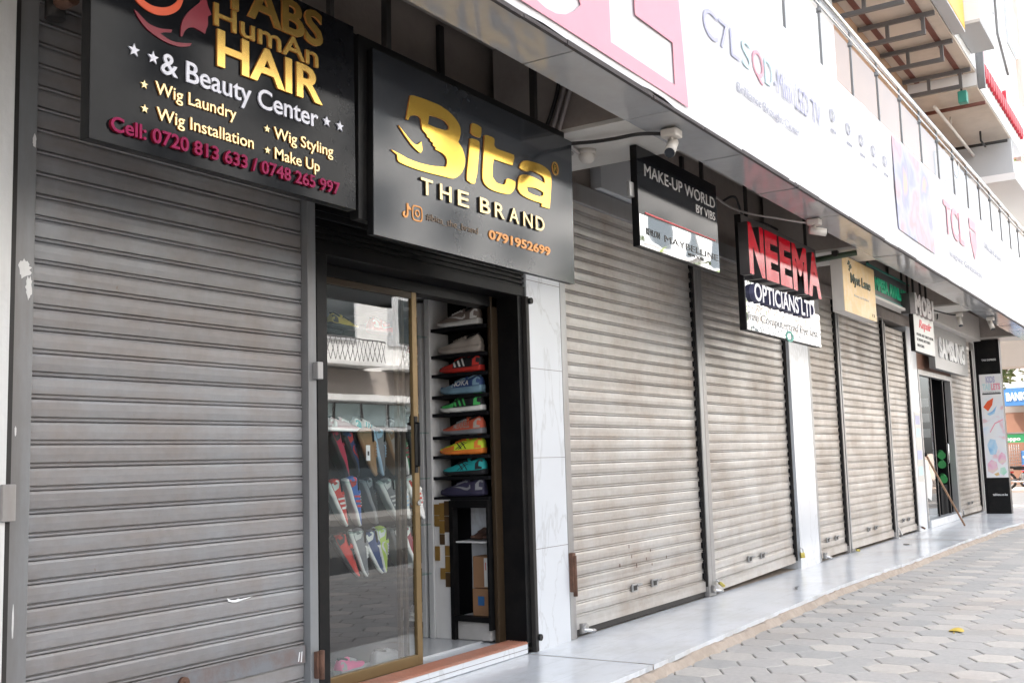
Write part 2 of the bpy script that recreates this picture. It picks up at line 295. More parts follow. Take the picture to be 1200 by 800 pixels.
# ------------------------------------------------------------------ building blocks
ORG = {}
def org(o): return ORG.get(o.name, Vector((0, 0, 0))) if o else Vector((0, 0, 0))
def tag(o, label=None, cat=None, group=None, kind=None):
    if label: o['label'] = label
    if cat: o['category'] = cat
    if group: o['group'] = group
    if kind: o['kind'] = kind
    return o
def thing(name, loc, label, cat, group=None):
    o = bpy.data.objects.new(name, None); COL.objects.link(o); o.empty_display_size = .2
    o.location = loc; ORG[o.name] = Vector(loc)
    return tag(o, label, cat, group)
def link_mesh(name, me, mat, parent, base=None):
    mats = mat if isinstance(mat, (list, tuple)) else [mat]
    idx = [p.material_index for p in me.polygons]
    me.materials.clear()
    for m in mats: me.materials.append(m)
    if len(mats) > 1: me.polygons.foreach_set('material_index', idx)
    o = bpy.data.objects.new(name, me); COL.objects.link(o)
    if parent:
        O = org(parent); o.parent = parent; ORG[o.name] = O
        me.transform(Matrix.Translation(-O))
    else:
        B = Vector(base) if base is not None else Vector((0, 0, 0))
        me.transform(Matrix.Translation(-B)); o.location = B; ORG[o.name] = B
    return o

class MB:
    def __init__(s): s.bm = bmesh.new()
    def box(s, x0, x1, y0, y1, z0, z1, bev=0., mi=0):
        vs_ = [s.bm.verts.new(p) for p in ((x0, y0, z0), (x1, y0, z0), (x1, y1, z0), (x0, y1, z0), (x0, y0, z1), (x1, y0, z1), (x1, y1, z1), (x0, y1, z1))]
        fs = [s.bm.faces.new([vs_[i] for i in q]) for q in ((3, 2, 1, 0), (4, 5, 6, 7), (0, 1, 5, 4), (1, 2, 6, 5), (2, 3, 7, 6), (3, 0, 4, 7))]
        for f in fs: f.material_index = mi
        if bev:
            es = list({e for f in fs for e in f.edges})
            r = bmesh.ops.bevel(s.bm, geom=es, offset=bev, segments=2, affect='EDGES', profile=.5)
            for f in r['faces']: f.material_index = mi
        return s
    def tube(s, pts, r, seg=8, cap=True, mi=0, closed=False):
        pts = [Vector(p) for p in pts]; n = len(pts); rings = []
        prev = None
        for i, p in enumerate(pts):
            if closed: t = pts[(i + 1) % n] - pts[i - 1]
            else: t = (pts[min(i + 1, n - 1)] - pts[max(i - 1, 0)])
            t.normalize()
            a = prev if prev is not None else (Vector((0, 0, 1)) if abs(t.z) < .9 else Vector((1, 0, 0)))
            u = (a - t * a.dot(t)).normalized(); v = t.cross(u); prev = u
            rr = r[i] if isinstance(r, (list, tuple)) else r
            rings.append([s.bm.verts.new(p + (u * math.cos(k * 2 * math.pi / seg) + v * math.sin(k * 2 * math.pi / seg)) * rr) for k in range(seg)])
        m = n if closed else n - 1
        for i in range(m):
            A, B = rings[i], rings[(i + 1) % n]
            for k in range(seg):
                f = s.bm.faces.new((A[k], A[(k + 1) % seg], B[(k + 1) % seg], B[k])); f.smooth = True; f.material_index = mi
        if cap and not closed:
            s.bm.faces.new(rings[0][::-1]).material_index = mi; s.bm.faces.new(rings[-1]).material_index = mi
        return s
    def quad(s, a, b, c, d, mi=0):
        f = s.bm.faces.new([s.bm.verts.new(p) for p in (a, b, c, d)]); f.material_index = mi; return s
    def prism(s, pts, y0, y1, mi=0):
        """outline in (x, z), front at y0, back at y1"""
        A = [s.bm.verts.new((x, y0, z)) for x, z in pts]; B = [s.bm.verts.new((x, y1, z)) for x, z in pts]; n = len(pts)
        s.bm.faces.new(A).material_index = mi; s.bm.faces.new(B[::-1]).material_index = mi
        for i in range(n): s.bm.faces.new((A[i], B[i], B[(i + 1) % n], A[(i + 1) % n])).material_index = mi
        return s
    def sphere(s, c, r, sc=(1, 1, 1), mi=0, u=12, v=8):
        q = bmesh.ops.create_uvsphere(s.bm, u_segments=u, v_segments=v, radius=r)
        for vv in q['verts']: vv.co = Vector((vv.co.x * sc[0], vv.co.y * sc[1], vv.co.z * sc[2])) + Vector(c)
        for f in {f for vv in q['verts'] for f in vv.link_faces}: f.smooth = True; f.material_index = mi
        return s
    def build(s, name, mat, parent=None, base=None, rec=True):
        if rec: bmesh.ops.recalc_face_normals(s.bm, faces=s.bm.faces)
        me = bpy.data.meshes.new(name); s.bm.to_mesh(me); s.bm.free()
        return link_mesh(name, me, mat, parent, base)
def struct(name, mb, mat): return tag(mb.build(name, mat), kind='structure')
def bx(name, dims, mat, parent, bev=0.): return MB().box(*dims, bev=bev).build(name, mat, parent)
def copy_tree(o, parent=None):
    c = o.copy(); COL.objects.link(c); ORG[c.name] = org(o)
    if parent: c.parent = parent
    for ch in list(o.children): copy_tree(ch, c)
    return c

DG = None
def curve_mesh(cu):
    ob = bpy.data.objects.new('tmp', cu); COL.objects.link(ob)
    dg = bpy.context.evaluated_depsgraph_get(); dg.update()
    me = bpy.data.meshes.new_from_object(ob.evaluated_get(dg))
    bpy.data.objects.remove(ob); bpy.data.curves.remove(cu)
    return me
def text_mesh(s, bold=0., ext=.5, space=1., shear=0., bev=0.):
    cu = bpy.data.curves.new('txt', 'FONT'); cu.body = s; cu.size = 1; cu.offset = bold; cu.extrude = ext; cu.space_character = space; cu.shear = shear; cu.resolution_u = 4
    return curve_mesh(cu)
_h = text_mesh('H'); CAPH = max(v.co.y for v in _h.vertices)
def front_map(Y): return lambda u, v, w: Vector((u, Y - w, v))           # faces the street
def side_map(X): return lambda u, v, w: Vector((X - w, -u, v))           # faces back along the pavement; u runs towards the street
def lettering(name, s, x0, z0, x1, cap, mp, depth, mat, parent, bold=0., space=1., shear=0., side=None):
    me = text_mesh(s, bold, .5, space, shear)
    xs = [v.co.x for v in me.vertices]; a, b = min(xs), max(xs)
    kx = (x1 - x0) / max(1e-6, b - a); kz = cap / CAPH
    for v in me.vertices: v.co = mp(x0 + (v.co.x - a) * kx, z0 + v.co.y * kz, (v.co.z + .5) * depth)
    if side is not None:
        n = mp(0, 0, 1) - mp(0, 0, 0)
        me.update()
        for p in me.polygons: p.material_index = 0 if abs(p.normal.dot(n)) > .7 else 1
        mat = [mat, side]
    return link_mesh(name, me, mat, parent)
def smooth(pts, k=3):
    out = []; n = len(pts)
    for i in range(n):
        p0, p1, p2, p3 = (Vector(pts[(i + j - 1) % n]) for j in range(4))
        out.append(tuple(p1))
        d1 = (p1 - p0); d2 = (p2 - p1); d3 = (p3 - p2)
        if d2.length < 1e-6: continue
        if d1.length > 0 and d3.length > 0 and (d1.normalized().dot(d2.normalized()) < .55 or d2.normalized().dot(d3.normalized()) < .55): continue
        for t in [j / k for j in range(1, k)]:
            q = .5 * ((2 * p1) + (-p0 + p2) * t + (2 * p0 - 5 * p1 + 4 * p2 - p3) * t * t + (-p0 + 3 * p1 - 3 * p2 + p3) * t ** 3)
            out.append(tuple(q))
    return out
def shape(name, loops, mp, depth, mat, parent, side=None, sm=True):
    cu = bpy.data.curves.new('shp', 'CURVE'); cu.dimensions = '2D'; cu.fill_mode = 'BOTH'; cu.extrude = .5
    for L in loops:
        L = smooth(L) if sm else L
        sp = cu.splines.new('POLY'); sp.points.add(len(L) - 1); sp.use_cyclic_u = True
        for q, (x, z) in zip(sp.points, L): q.co = (x, z, 0, 1)
    me = curve_mesh(cu)
    for v in me.vertices: v.co = mp(v.co.x, v.co.y, (v.co.z + .5) * depth)
    if side is not None:
        n = mp(0, 0, 1) - mp(0, 0, 0); me.update()
        for p in me.polygons: p.material_index = 0 if abs(p.normal.dot(n)) > .7 else 1
        mat = [mat, side]
    return link_mesh(name, me, mat, parent)
def star(cx, cz, r, a0=90): return [(cx + math.cos(R(a0 + i * 36)) * (r if i % 2 == 0 else r * .42), cz + math.sin(R(a0 + i * 36)) * (r if i % 2 == 0 else r * .42)) for i in range(10)]
def ellipse(cx, cz, a, b, n=20): return [(cx + a * math.cos(2 * math.pi * i / n), cz + b * math.sin(2 * math.pi * i / n)) for i in range(n)]
def rect(x0, x1, z0, z1): return [(x0, z0), (x1, z0), (x1, z1), (x0, z1)]

# ------------------------------------------------------------------ the ground
struct('ground', MB().quad((-400, -400, -.32), (400, -400, -.32), (400, 400, -.32), (-400, 400, -.32)), M['soil'])
struct('road', MB().quad((-120, -14.6, -.24), (37, -14.6, -.24), (37, -4.9, -.24), (-120, -4.9, -.24)), M['asphalt'])
struct('side_road', MB().quad((37.02, -60, -.236), (44, -60, -.236), (44, 80, -.236), (37.02, 80, -.236)), M['soil'])
struct('far_pavement', MB().box(-60, 36.5, -17, -14.6, -.3, -.1), M['pavement_grey'])
struct('kerb', MB().box(-20, 36.4, -4.95, -4.72, -.31, -.075, .015), M['concrete'])
struct('forecourt', MB().quad((24.6, -4.7, -.15), (36.4, -4.7, -.15), (36.4, 30, -.15), (24.6, 30, -.15)), M['concrete'])
# hexagonal pavers, every second one in every second row pale
def paving():
    bm = bmesh.new(); lay = bm.faces.layers.float.new('tint')
    wx = .287; ry = .257; rr = wx / math.sqrt(3)
    row = 0; y = -1.068 + 1 * ry
    while y > -4.70:
        off = (row % 2) * wx / 2
        for i in range(-16, 100):
            cx = 7.385 + i * wx + off + (row // 2) * .0
            if cx < 1.2 or cx > 30: continue
            pale = (row % 2 == 1) and (i % 2 == 0)
            t = random.uniform(.82, 1) if pale else random.choice((random.uniform(0, .35), random.uniform(.1, .45), random.uniform(.4, .66)))
            if pale and random.random() < .1: t = .5
            dz = random.uniform(-.002, .002); tx = random.uniform(-.012, .012); ty = random.uniform(-.012, .012)
            top = []; mid = []; low = []
            edge_y = -.80
            for k in range(6):
                a = R(30 + 60 * k); px = math.cos(a); py = math.sin(a)
                ex = cx + px * rr * .972; ey = y + py * rr * .972 * ry / (wx * .866)
                ix = cx + px * rr * .925; iy = y + py * rr * .925 * ry / (wx * .866)
                top.append(bm.verts.new((ix, iy, -.08 + dz + tx * px * rr + ty * py * rr)))
                mid.append(bm.verts.new((ex, ey, -.0845 + dz + tx * px * rr + ty * py * rr)))
                low.append(bm.verts.new((ex, ey, -.105)))
            fs = [bm.faces.new(top)]
            for k in range(6):
                j = (k + 1) % 6
                fs.append(bm.faces.new((mid[k], mid[j], top[j], top[k]))); fs.append(bm.faces.new((low[k], low[j], mid[j], mid[k])))
            for f in fs: f[lay] = t
        row += 1; y -= ry
    me = bpy.data.meshes.new('pavement'); bm.to_mesh(me); bm.free()
    return tag(link_mesh('pavement', me, M['paver'], None), kind='structure')
paving()
struct('pavement_bed', MB().box(-20, 30.2, -4.72, -.6, -.3, -.092), M['joint'])
# the tiled shop apron (stoop) with a ragged mortar edge
def stoop():
    prof = [(-6, -.93), (5.5, -.915), (7.25, -.875), (8.6, -.85), (10.4, -.82), (12.0, -.87), (12.64, -.91), (14, -.93), (16.0, -.96), (17.5, -1.02), (18.2, -1.0), (19.8, -1.15), (22.4, -1.25), (24.5, -1.3)]
    def ey(x):
        for (a, p), (b, q) in zip(prof, prof[1:]):
            if a <= x <= b: return p + (q - p) * (x - a) / (b - a)
        return -1
    joints = [-6, 1.5, 6.1, 13.52, 15.95, 18.3, 24.5]
    m = MB(); mm = MB()
    for a, b in zip(joints, joints[1:]):
        x = a + .004; pts = []
        while x < b - .004:
            pts.append((x, ey(x) + random.uniform(-.006, .006))); x += .18
        pts.append((b - .004, ey(b)))
        dz = random.uniform(-.004, .002)
        for (x0, y0), (x1, y1) in zip(pts, pts[1:]):
            m.quad((x0, y0, dz), (x1, y1, dz), (x1, .02, dz), (x0, .02, dz))
            m.quad((x0, y0, -.035), (x1, y1, -.035), (x1, y1, dz), (x0, y0, dz))
    x = -6; pr = None
    while x < 24.5:
        y = ey(x) - .012 - random.uniform(0, .012); z = -.032 + random.uniform(-.012, .006)
        lo = (x, y - .028 - random.uniform(0, .03), -.088)
        if pr:
            mm.quad(pr[0], (x, y, z), (x, ey(x) + .03, z), (pr[0][0], ey(pr[0][0]) + .03, pr[0][2]))
            mm.quad(pr[1], lo, (x, y, z), pr[0])
        pr = ((x, y, z), lo); x += random.uniform(.05, .14)
    bmesh.ops.remove_doubles(m.bm, verts=m.bm.verts, dist=.0005)
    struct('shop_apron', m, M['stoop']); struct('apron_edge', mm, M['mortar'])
    struct('apron_base', MB().box(-6, 24.5, -.78, .6, -.3, -.012), M['mortar'])
stoop()

# ------------------------------------------------------------------ the shop building
BLD = thing('shop_building', (12, .3, 0), 'long white shop building with shuttered ground floor, balcony and overhanging upper storeys', 'building')
def pillar(x0, x1, mat, y=-.012, z1=3.2, name='pillar'): return bx(name, (x0, x1, y, .5, -.01, z1), mat, BLD, .004)
pillar(-30, 2.40, M['white_plaster'], -.03, 4.2)
p1 = pillar(6.2, 6.655, M['tile_white'])
j = MB()
for z in (.66, 1.27, 1.88, 2.49): j.box(6.201, 6.654, -.0135, -.005, z, z + .003)
j.build('tile_joint', M['joint'], p1)
pillar(11.74, 12.43, M['tile_white']); pillar(17.56, 18.13, M['tile_white']); pillar(23.35, 24.4, M['white_plaster'], -.03, 4.2)
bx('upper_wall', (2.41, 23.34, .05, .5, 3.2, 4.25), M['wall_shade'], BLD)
for x in (1.0, 5.3, 9.06, 11.72, 14.9): bx('wall_batten', (x, x + .05, .02, .049, 3.2, 4.02), M['dark_steel'], BLD)
bx('shutter_lintel', (6.66, 11.73, .0, .049, 3.19, 3.34), M['guide_light'], BLD, .004)
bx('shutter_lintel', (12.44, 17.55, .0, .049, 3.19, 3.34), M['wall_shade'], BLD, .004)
bx('wall_box', (7.3, 7.95, -.05, .049, 3.352, 3.68), M['building_grey'], BLD, .006)
bx('wall_box', (11.95, 12.4, -.05, .049, 3.352, 3.72), M['guide_grey'], BLD, .006)
bx('wall_box', (18.15, 22.3, -.34, .049, 3.3, 3.76), M['cream_edge'], BLD, .006)
bx('floor_slab', (-30, 24.4, -.9, 6, 4.26, 4.62), M['building_white'], BLD)
bx('upper_wall', (-30, 14.5, .0, 6, 4.621, 7.55), M['building_white'], BLD)
bx('upper_wall', (14.501, 22.7, .0, 6, 4.621, 7.56), M['building_tan'], BLD)
bx('overhang', (-30, 19.0, -1.12, 6, 7.561, 12.5), [M['building_white']], BLD)
bx('overhang', (19.001, 24.4, -1.12, 6, 7.312, 12.4), [M['building_white']], BLD)
bx('soffit_lining', (-6, 18.99, -1.10, -.002, 7.53, 7.558), M['soffit_beige'], BLD)
bx('soffit_lining', (19.01, 22.69, -1.10, -.002, 7.285, 7.309), M['soffit_beige'], BLD)
bx('end_wall', (22.71, 22.9, -1.11, 6, 6.3, 7.308), M['building_grey'], BLD)
bx('lower_slab', (21.4, 26.5, -1.3, 6, 6.16, 6.297), M['building_white'], BLD)
bx('roof_wall', (-30, 24.4, 6.001, 7, -.3, 12.5), M['building_white'], BLD)
# stains, dark conduit lines and small fittings on the upper face
l = MB(); l.tube([(21.8, -1.15, 12.3), (21.75, -1.15, 9.1), (22.8, -1.15, 8.6)], .025, 6); l.tube([(19.9, -1.15, 12.3), (20.0, -1.15, 9.6)], .025, 6)
l.build('conduit', M['guide_grey'], BLD)
for x in (15.2, 17.4, 20.3, 23.2):
    wnd = bx('window', (x, x + 1.2, -1.145, -1.119, 9.4, 10.9), M['building_grey'], BLD); bx('pane', (x + .06, x + 1.14, -1.15, -1.146, 9.46, 10.84), M['window_teal'], wnd)

# ------------------------------------------------------------------ canopy
CAN = thing('canopy', (11, -1.3, 3.34), 'long street canopy with glossy grey soffit panels and cross beams above the shop signs', 'canopy')
x = -3.66; k = 0
while x < 22.6:
    dz = random.uniform(-.004, .004)
    bx('soffit_panel', (x + .006, x + 1.192 - .006, -1.295, -.975, 3.34 + dz, 3.365 + dz), M['acp'], CAN)
    x += 1.192; k += 1
XE = x
bx('fascia_frame', (-3.7, XE, -1.292, -.98, 3.38, 4.62), M['wall_shade'], CAN)
bx('ceiling', (-3.7, XE, -.979, -.0, 4.03, 4.09), M['wall_shade'], CAN)
for bx0, bx1, wm in ((.57, 1.05, 0), (5.88, 6.36, 0), (11.18, 11.66, 0), (16.7, 17.18, 0), (22.3, 22.8, 0)):
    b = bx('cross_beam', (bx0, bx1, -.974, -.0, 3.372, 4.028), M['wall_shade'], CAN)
    bx('beam_cladding', (bx0 - .004, bx1 + .35, -.972, -.06, 3.343, 3.37), M['acp_white'], b)
# banner on the fascia
BAN = thing('banner', (11, -1.3, 4.0), 'huge white vinyl advertising banner along the canopy edge with overexposed pink print', 'banner')
m = MB(); xs = -3.7; prev = None
bmb = m.bm; cols = []
nseg = 140
for i in range(nseg + 1):
    X = -3.7 + (XE + 3.7) * i / nseg
    zb = 3.352 + random.uniform(-.006, .006) + (.012 if random.random() < .12 else 0)
    zt = 4.605 + random.uniform(-.004, .004)
    wv = .004 * math.sin(X * 2.1) + .003 * math.sin(X * 5.3)
    cols.append([bmb.verts.new((X, -1.312 + wv, zb)), bmb.verts.new((X, -1.312 - wv, (zb + zt) / 2)), bmb.verts.new((X, -1.312 + wv, zt))])
for a, b in zip(cols, cols[1:]):
    for q in range(2):
        f = bmb.faces.new((a[q], b[q], b[q + 1], a[q + 1])); f.smooth = True
ob = m.build('vinyl_sheet', M['banner'], BAN, rec=False)
hem = MB(); px = -3.7
while px < XE:
    L = random.uniform(.3, 1.3); hem.box(px, min(px + L, XE), -1.318, -1.296, 3.326 + random.uniform(0, .006), 3.347 + random.uniform(0, .012)); px += L + random.uniform(0, .02)
hem.build('hem', M['banner_edge'], BAN)
F = front_map(-1.322)
pink = rect(-.5, 6.0, 3.40, 4.56); pink[1] = (6.06, 3.40); pink[2] = (5.93, 4.56)
Lh = [(5.026, 4.3), (5.03, 3.49), (5.87, 3.49), (5.862, 3.755), (5.348, 3.755), (5.347, 4.3)]
Ch = []
cxc, czc = 4.36, 3.92
for a in range(40, 321, 12): Ch.append((cxc + .48 * math.cos(R(a)), czc + .48 * math.sin(R(a))))
for a in range(320, 39, -12): Ch.append((cxc + .24 * math.cos(R(a)), czc + .24 * math.sin(R(a))))
Th = [(2.2, 4.36), (2.2, 4.1), (2.7, 4.1), (2.7, 3.47), (3.0, 3.47), (3.0, 4.1), (3.5, 4.1), (3.5, 4.36)]
shape('printed_logo', [pink, Lh, Ch, Th], F, .003, M['banner_pink'], BAN, sm=False)
lettering('lettering', 'C7L', 6.38, 3.99, 7.02, .2, F, .003, M['banner_lilac'], BAN)
lettering('lettering', 'S', 7.08, 3.99, 7.26, .2, F, .003, M['banner_aqua'], BAN)
lettering('lettering', 'Q', 7.29, 3.99, 7.52, .2, F, .003, M['banner_pink'], BAN)
lettering('lettering', 'D', 7.55, 3.99, 7.73, .2, F, .003, M['banner_aqua'], BAN)
lettering('lettering', '-Mini LED TV', 7.76, 3.99, 8.936, .2, F, .003, M['banner_lilac'], BAN)
lettering('lettering', 'Brilliance Brought Closer', 6.95, 3.762, 8.31, .065, F, .003, M['banner_grey'], BAN)
for x in (9.3, 9.8, 10.25, 10.7, 11.15):
    shape('printed_icon', [ellipse(x, 4.2, .075, .06, 10), ellipse(x, 4.2, .05, .035, 10)], F, .003, M['banner_grey'], BAN, sm=False)
    lettering('lettering', 'HDR10', x - .08, 4.04, x + .08, .03, F, .003, M['banner_grey'], BAN)
pict = shape('printed_picture', [[(11.51, 4.56), (11.55, 3.56), (13.37, 3.56), (13.29, 4.56)]], F, .002, M['picture_print'], BAN, sm=False)
lettering('lettering', 'TCL', 14.1, 3.97, 15.4, .40, F, .003, M['banner_pink'], BAN, bold=.02)
shape('printed_shield', [[(15.87, 4.46), (16.38, 4.46), (16.38, 4.1), (16.13, 3.88), (15.9, 4.1)], rect(15.9, 16.34, 4.27, 4.31)], F, .003, M['banner_pink'], BAN, sm=False)
lettering('lettering', 'Official Partner', 17.0, 4.2, 18.6, .09, F, .003, M['banner_grey'], BAN)
lettering('lettering', 'Inspire Greatness', 14.3, 3.68, 16.6, .08, F, .003, M['banner_grey'], BAN)
# balcony railing
RAIL = thing('balcony_railing', (11, -1.27, 4.62), 'steel balcony railing with round handrail, slim posts and clear glass panes above the banner', 'railing')
MB().tube([(-3.7, -1.27, 5.31), (24.2, -1.27, 5.31)], .032, 12).build('handrail', M['chrome'], RAIL)
MB().tube([(-3.7, -1.27, 5.22), (24.2, -1.27, 5.22)], .012, 8).build('lower_rail', M['chrome'], RAIL)
xp = -2.74
while xp < 24.2:
    q = MB(); q.box(xp - .010, xp + .010, -1.280, -1.260, 4.60, 5.16); q.tube([(xp, -1.27, 5.15), (xp, -1.27, 5.29)], .012, 8); q.tube([(xp, -1.27, 5.145), (xp, -1.27, 5.185)], .024, 8)
    q.build('post', M['guide_grey'], RAIL)
    if xp < 23.2: MB().quad((xp + .03, -1.269, 4.66), (xp + .975, -1.269, 4.66), (xp + .975, -1.269, 5.15), (xp + .03, -1.269, 5.15)).build('glass_pane', M['glass_rail'], RAIL, rec=False)
    xp += 1.0
# steel brackets under the upper soffit
br = None
for i, (xb, wh) in enumerate(((13.2, 'nearest the camera'), (14.5, 'second from the camera'), (15.8, 'third from the camera'), (17.1, 'fourth, beyond the yellow sign'), (18.6, 'last before the lower soffit'))):
    if br is None:
        br = thing('steel_bracket', (xb, 0, 7.5), '', 'bracket', 'steel ladder brackets under the upper soffit')
        bx('chord', (xb - .03, xb + .03, -1.09, -.01, 7.44, 7.50), M['grey_steel'], br); bx('chord', (xb - .03, xb + .03, -.95, -.01, 7.18, 7.24), M['grey_steel'], br)
        bx('strut', (xb - .025, xb + .025, -.45, -.40, 7.241, 7.439), M['grey_steel'], br); bx('strut', (xb - .025, xb + .025, -.95, -.90, 7.241, 7.439), M['grey_steel'], br)
        o = br
    else:
        o = copy_tree(br); o.location = (xb, 0, 7.5)
    o['label'] = 'grey steel ladder bracket under the upper soffit, ' + wh
for y, wh in ((-.18, 'close to the wall'), (-.88, 'along the outer edge')):
    tag(MB().box(12.0, 18.9, y - .04, y + .04, 7.505, 7.529).build('soffit_beam', M['oxide_red'], None, (15.5, y, 7.5)), 'red oxide steel strip on the upper soffit ' + wh, 'beam', 'red oxide strips on the upper soffit')
tag(MB().tube([(19.75, -.1, 7.2), (19.72, -1.12, 7.2)], .035, 8).build('soffit_pipe', M['oxide_red'], None, (19.7, -.6, 7.2)), 'red oxide pipe crossing the lower beige soffit', 'pipe')
tag(MB().tube([(22.3, -.1, 7.15), (22.3, -1.1, 7.15)], .03, 8).tube([(21.8, -.7, 7.28), (21.8, -.7, 7.1), (22.3, -.7, 7.1)], .02, 6).build('soffit_pipe', M['dark_steel'], None, (22.3, -.6, 7.15)), 'dark crooked pipe before the grey end wall', 'pipe')
tag(MB().tube([(19.1, -.40, 7.1), (23.6, -.42, 7.05)], .03, 8).tube([(20.5, -.405, 7.09), (20.5, -.405, 7.29)], .015, 6).build('drain_pipe', M['cream_edge'], None, (21, -.4, 7.1)), 'pale plastic drain pipe slung under the lower soffit', 'pipe')
g_ = thing('junction_box', (18.88, -.88, 7.1), 'teal junction box hanging at the step in the soffit', 'box')
bx('case', (18.8, 18.96, -.97, -.83, 7.0, 7.2), M['teal_paint'], g_, .01); bx('bracket', (18.85, 18.9, -.9, -.87, 7.2, 7.31), M['dark_steel'], g_)
# air conditioners and clutter on the balcony wall
a = thing('air_conditioner', (21.2, -.15, 6.35), 'white air conditioner on the balcony wall beyond the last bracket', 'air conditioner')
bx('case', (20.8, 21.6, -.32, -.02, 6.2, 6.8), M['cctv_white'], a, .02)
MB().tube([(21.1 + .24 * math.cos(t * .5236), -.33, 6.5 + .22 * math.sin(t * .5236)) for t in range(12)], .012, 6, closed=True).build('fan_grille', M['grey_steel'], a)
# yellow sign, red valance and post on the upper face
t = thing('light_box_sign', (16.2, -1.25, 7.6), 'yellow light box sign projecting from the white upper face', 'sign'); bx('face', (15.4, 17.0, -1.3, -1.125, 7.57, 8.5), M['yellow_sign'], t, .01); bx('edge_trim', (15.36, 17.04, -1.29, -1.13, 7.53, 7.568), M['building_grey'], t)
t = thing('light_box_sign', (17.9, -1.3, 7.7), 'white blank light box sign beside the yellow one', 'sign'); bx('face', (17.2, 18.5, -1.5, -1.125, 7.75, 8.6), M['white_paint'], t, .01); bx('edge_trim', (17.16, 18.54, -1.49, -1.13, 7.70, 7.748), M['building_grey'], t)
tag(MB().box(19.0, 19.08, -1.24, -1.13, 7.25, 8.3).build('sign_post', M['guide_grey'], None, (19.04, -1.2, 7.25)), 'dark grey upright steel post fixed to the upper face', 'post')
t = thing('valance_sign', (21.7, -1.2, 7.7), 'red scalloped sign strip along the upper face beyond the post', 'sign')
v = MB(); xx = 19.3
while xx < 24.2: v.box(xx, xx + .2, -1.19, -1.125, 7.66, 7.82); v.tube([(xx + .1, -1.185, 7.67), (xx + .1, -1.13, 7.67)], .085, 10); xx += .26
v.build('scallop', M['red_sign'], t); bx('end_panel', (19.25, 19.45, -1.195, -1.125, 7.83, 8.12), M['red_sign'], t)
bx('batten', (21.9, 21.96, -1.19, -1.125, 7.83, 8.02), M['red_sign'], t)

# ------------------------------------------------------------------ roller shutters
def shutter(x0, x1, z0, z1, mat, gmat, label, gL=(.055, .0), gR=(.055, .0), clips=False, pitch=.0905, barmat=None, tilt=0., rusty=False, grp='closed roller shutters along the pavement', plates=True, locks=()):
    t = thing('roller_shutter', ((x0 + x1) / 2, .03, 0), label, 'shutter', grp)
    prof = [(.0, .006), (.002, -.005), (.006, -.007), (.010, -.005), (.0115, .004), (.0125, .011), (.0165, .011), (.0178, .003), (.020, -.001), (.05, -.0035), (.076, -.0035), (.0865, .000), (.0875, .009)]
    m = MB(); bm_ = m.bm; z = z0 + .085; rows = []
    nx = 22; d0 = random.uniform(0, 9)
    while z < z1:
        jit = random.uniform(-.0015, .0015)
        for dz, dy in prof:
            rows.append([bm_.verts.new((x0 + .004 + (x1 - x0 - .008) * k / nx, (.035 + dy + jit + .0035 * math.sin(d0 + 2.3 * (x0 + (x1 - x0) * k / nx) + 1.7 * z) * math.sin(.9 * d0 + 3.1 * z + .8 * k / nx)), z + dz * pitch / .0905 + tilt * (k / nx) * max(0, 1 - (z - z0) / 1.6))) for k in range(nx + 1)])
        z += pitch
    for a, b in zip(rows, rows[1:]):
        for k in range(nx): bm_.faces.new((a[k], a[k + 1], b[k + 1], b[k]))
    m.build('curtain', mat, t)
    bb = MB(); bb.prism([(x0 + .01, z0), (x1 - .01, z0 + tilt), (x1 - .01, z0 + tilt + .086), (x0 + .01, z0 + .086)], .018, .05)
    b = bb.build('bottom_bar', barmat or mat, t)
    xm = (x0 + x1) / 2
    if plates:
        for dx in (-.22, .14):
            s = MB(); s.box(xm + dx - .05, xm + dx + .05, .008, .022, z0 + .16 + tilt * .5, z0 + .22 + tilt * .5, .004); s.box(xm + dx + .03, xm + dx + .11, .0, .016, z0 + .2 + tilt * .5, z0 + .215 + tilt * .5)
            h = s.build('pull_handle', M['guide_light'], t)
            MB().box(xm + dx - .035, xm + dx + .02, .004, .0075, z0 + .172 + tilt * .5, z0 + .208 + tilt * .5).build('recess', M['dark_steel'], h)
        if rusty:
            s = MB()
            for dx, dz in ((-.28, .50), (-.16, .34), (-.24, .42), (.1, .44), (.02, .38), (.12, .33), (.4, .36), (-.45, .37)):
                s.box(xm + dx, xm + dx + random.uniform(.006, .014), .0225, .024, z0 + dz, z0 + dz + random.uniform(.015, .035))
            s.build('rust_mark', M['rust'], t)
    for (ga, gb) in ((x0 - gL[0], x0), (x1, x1 + gR[0])):
        if gb - ga < .01: continue
        g = MB(); g.box(ga, gb, -.012, .06, 0.001, z1 + .02, .003)
        g.build('guide_rail', gmat, t)
    if clips:
        c = MB(); z = z0 + .1; c.box(x1 - .012, x1 + .003, .026, .034, z, z1 - .05)
        while z < z1 - .05: c.box(x1 - .045, x1 + .004, .012, .03, z + .012, z + .012 + pitch * .55); z += pitch
        c.build('slat_end_clip', M['black_matt'], t)
        bx('guide_slot', (x1 - .006, x1 + .004, -.002, .034, .09, z1), M['dark_steel'], t)
    return t
A = shutter(2.51, 4.055, .02, 3.25, M['shutter_grey'], M['guide_grey'], 'grey painted roller shutter under the wig shop sign, rust on its bottom rail', (.085, 0), (.06, 0), plates=False)
bx('frame_strip', (2.402, 2.424, -.02, .08, 0, 3.3), M['dark_steel'], A)
lr = MB(); lr.box(2.53, 4.04, .008, .0165, .288, .372, .002); o = lr.build('lock_rail', M['rust_rail'], A); o['label'] = 'rust streaked lock rail'
MB().tube([(3.27, .006, .33), (3.27, -.012, .33)], .026, 14).tube([(3.27, -.005, .33), (3.27, -.02, .33)], .010, 8).build('keyhole', M['rust'], o)
pk = MB()
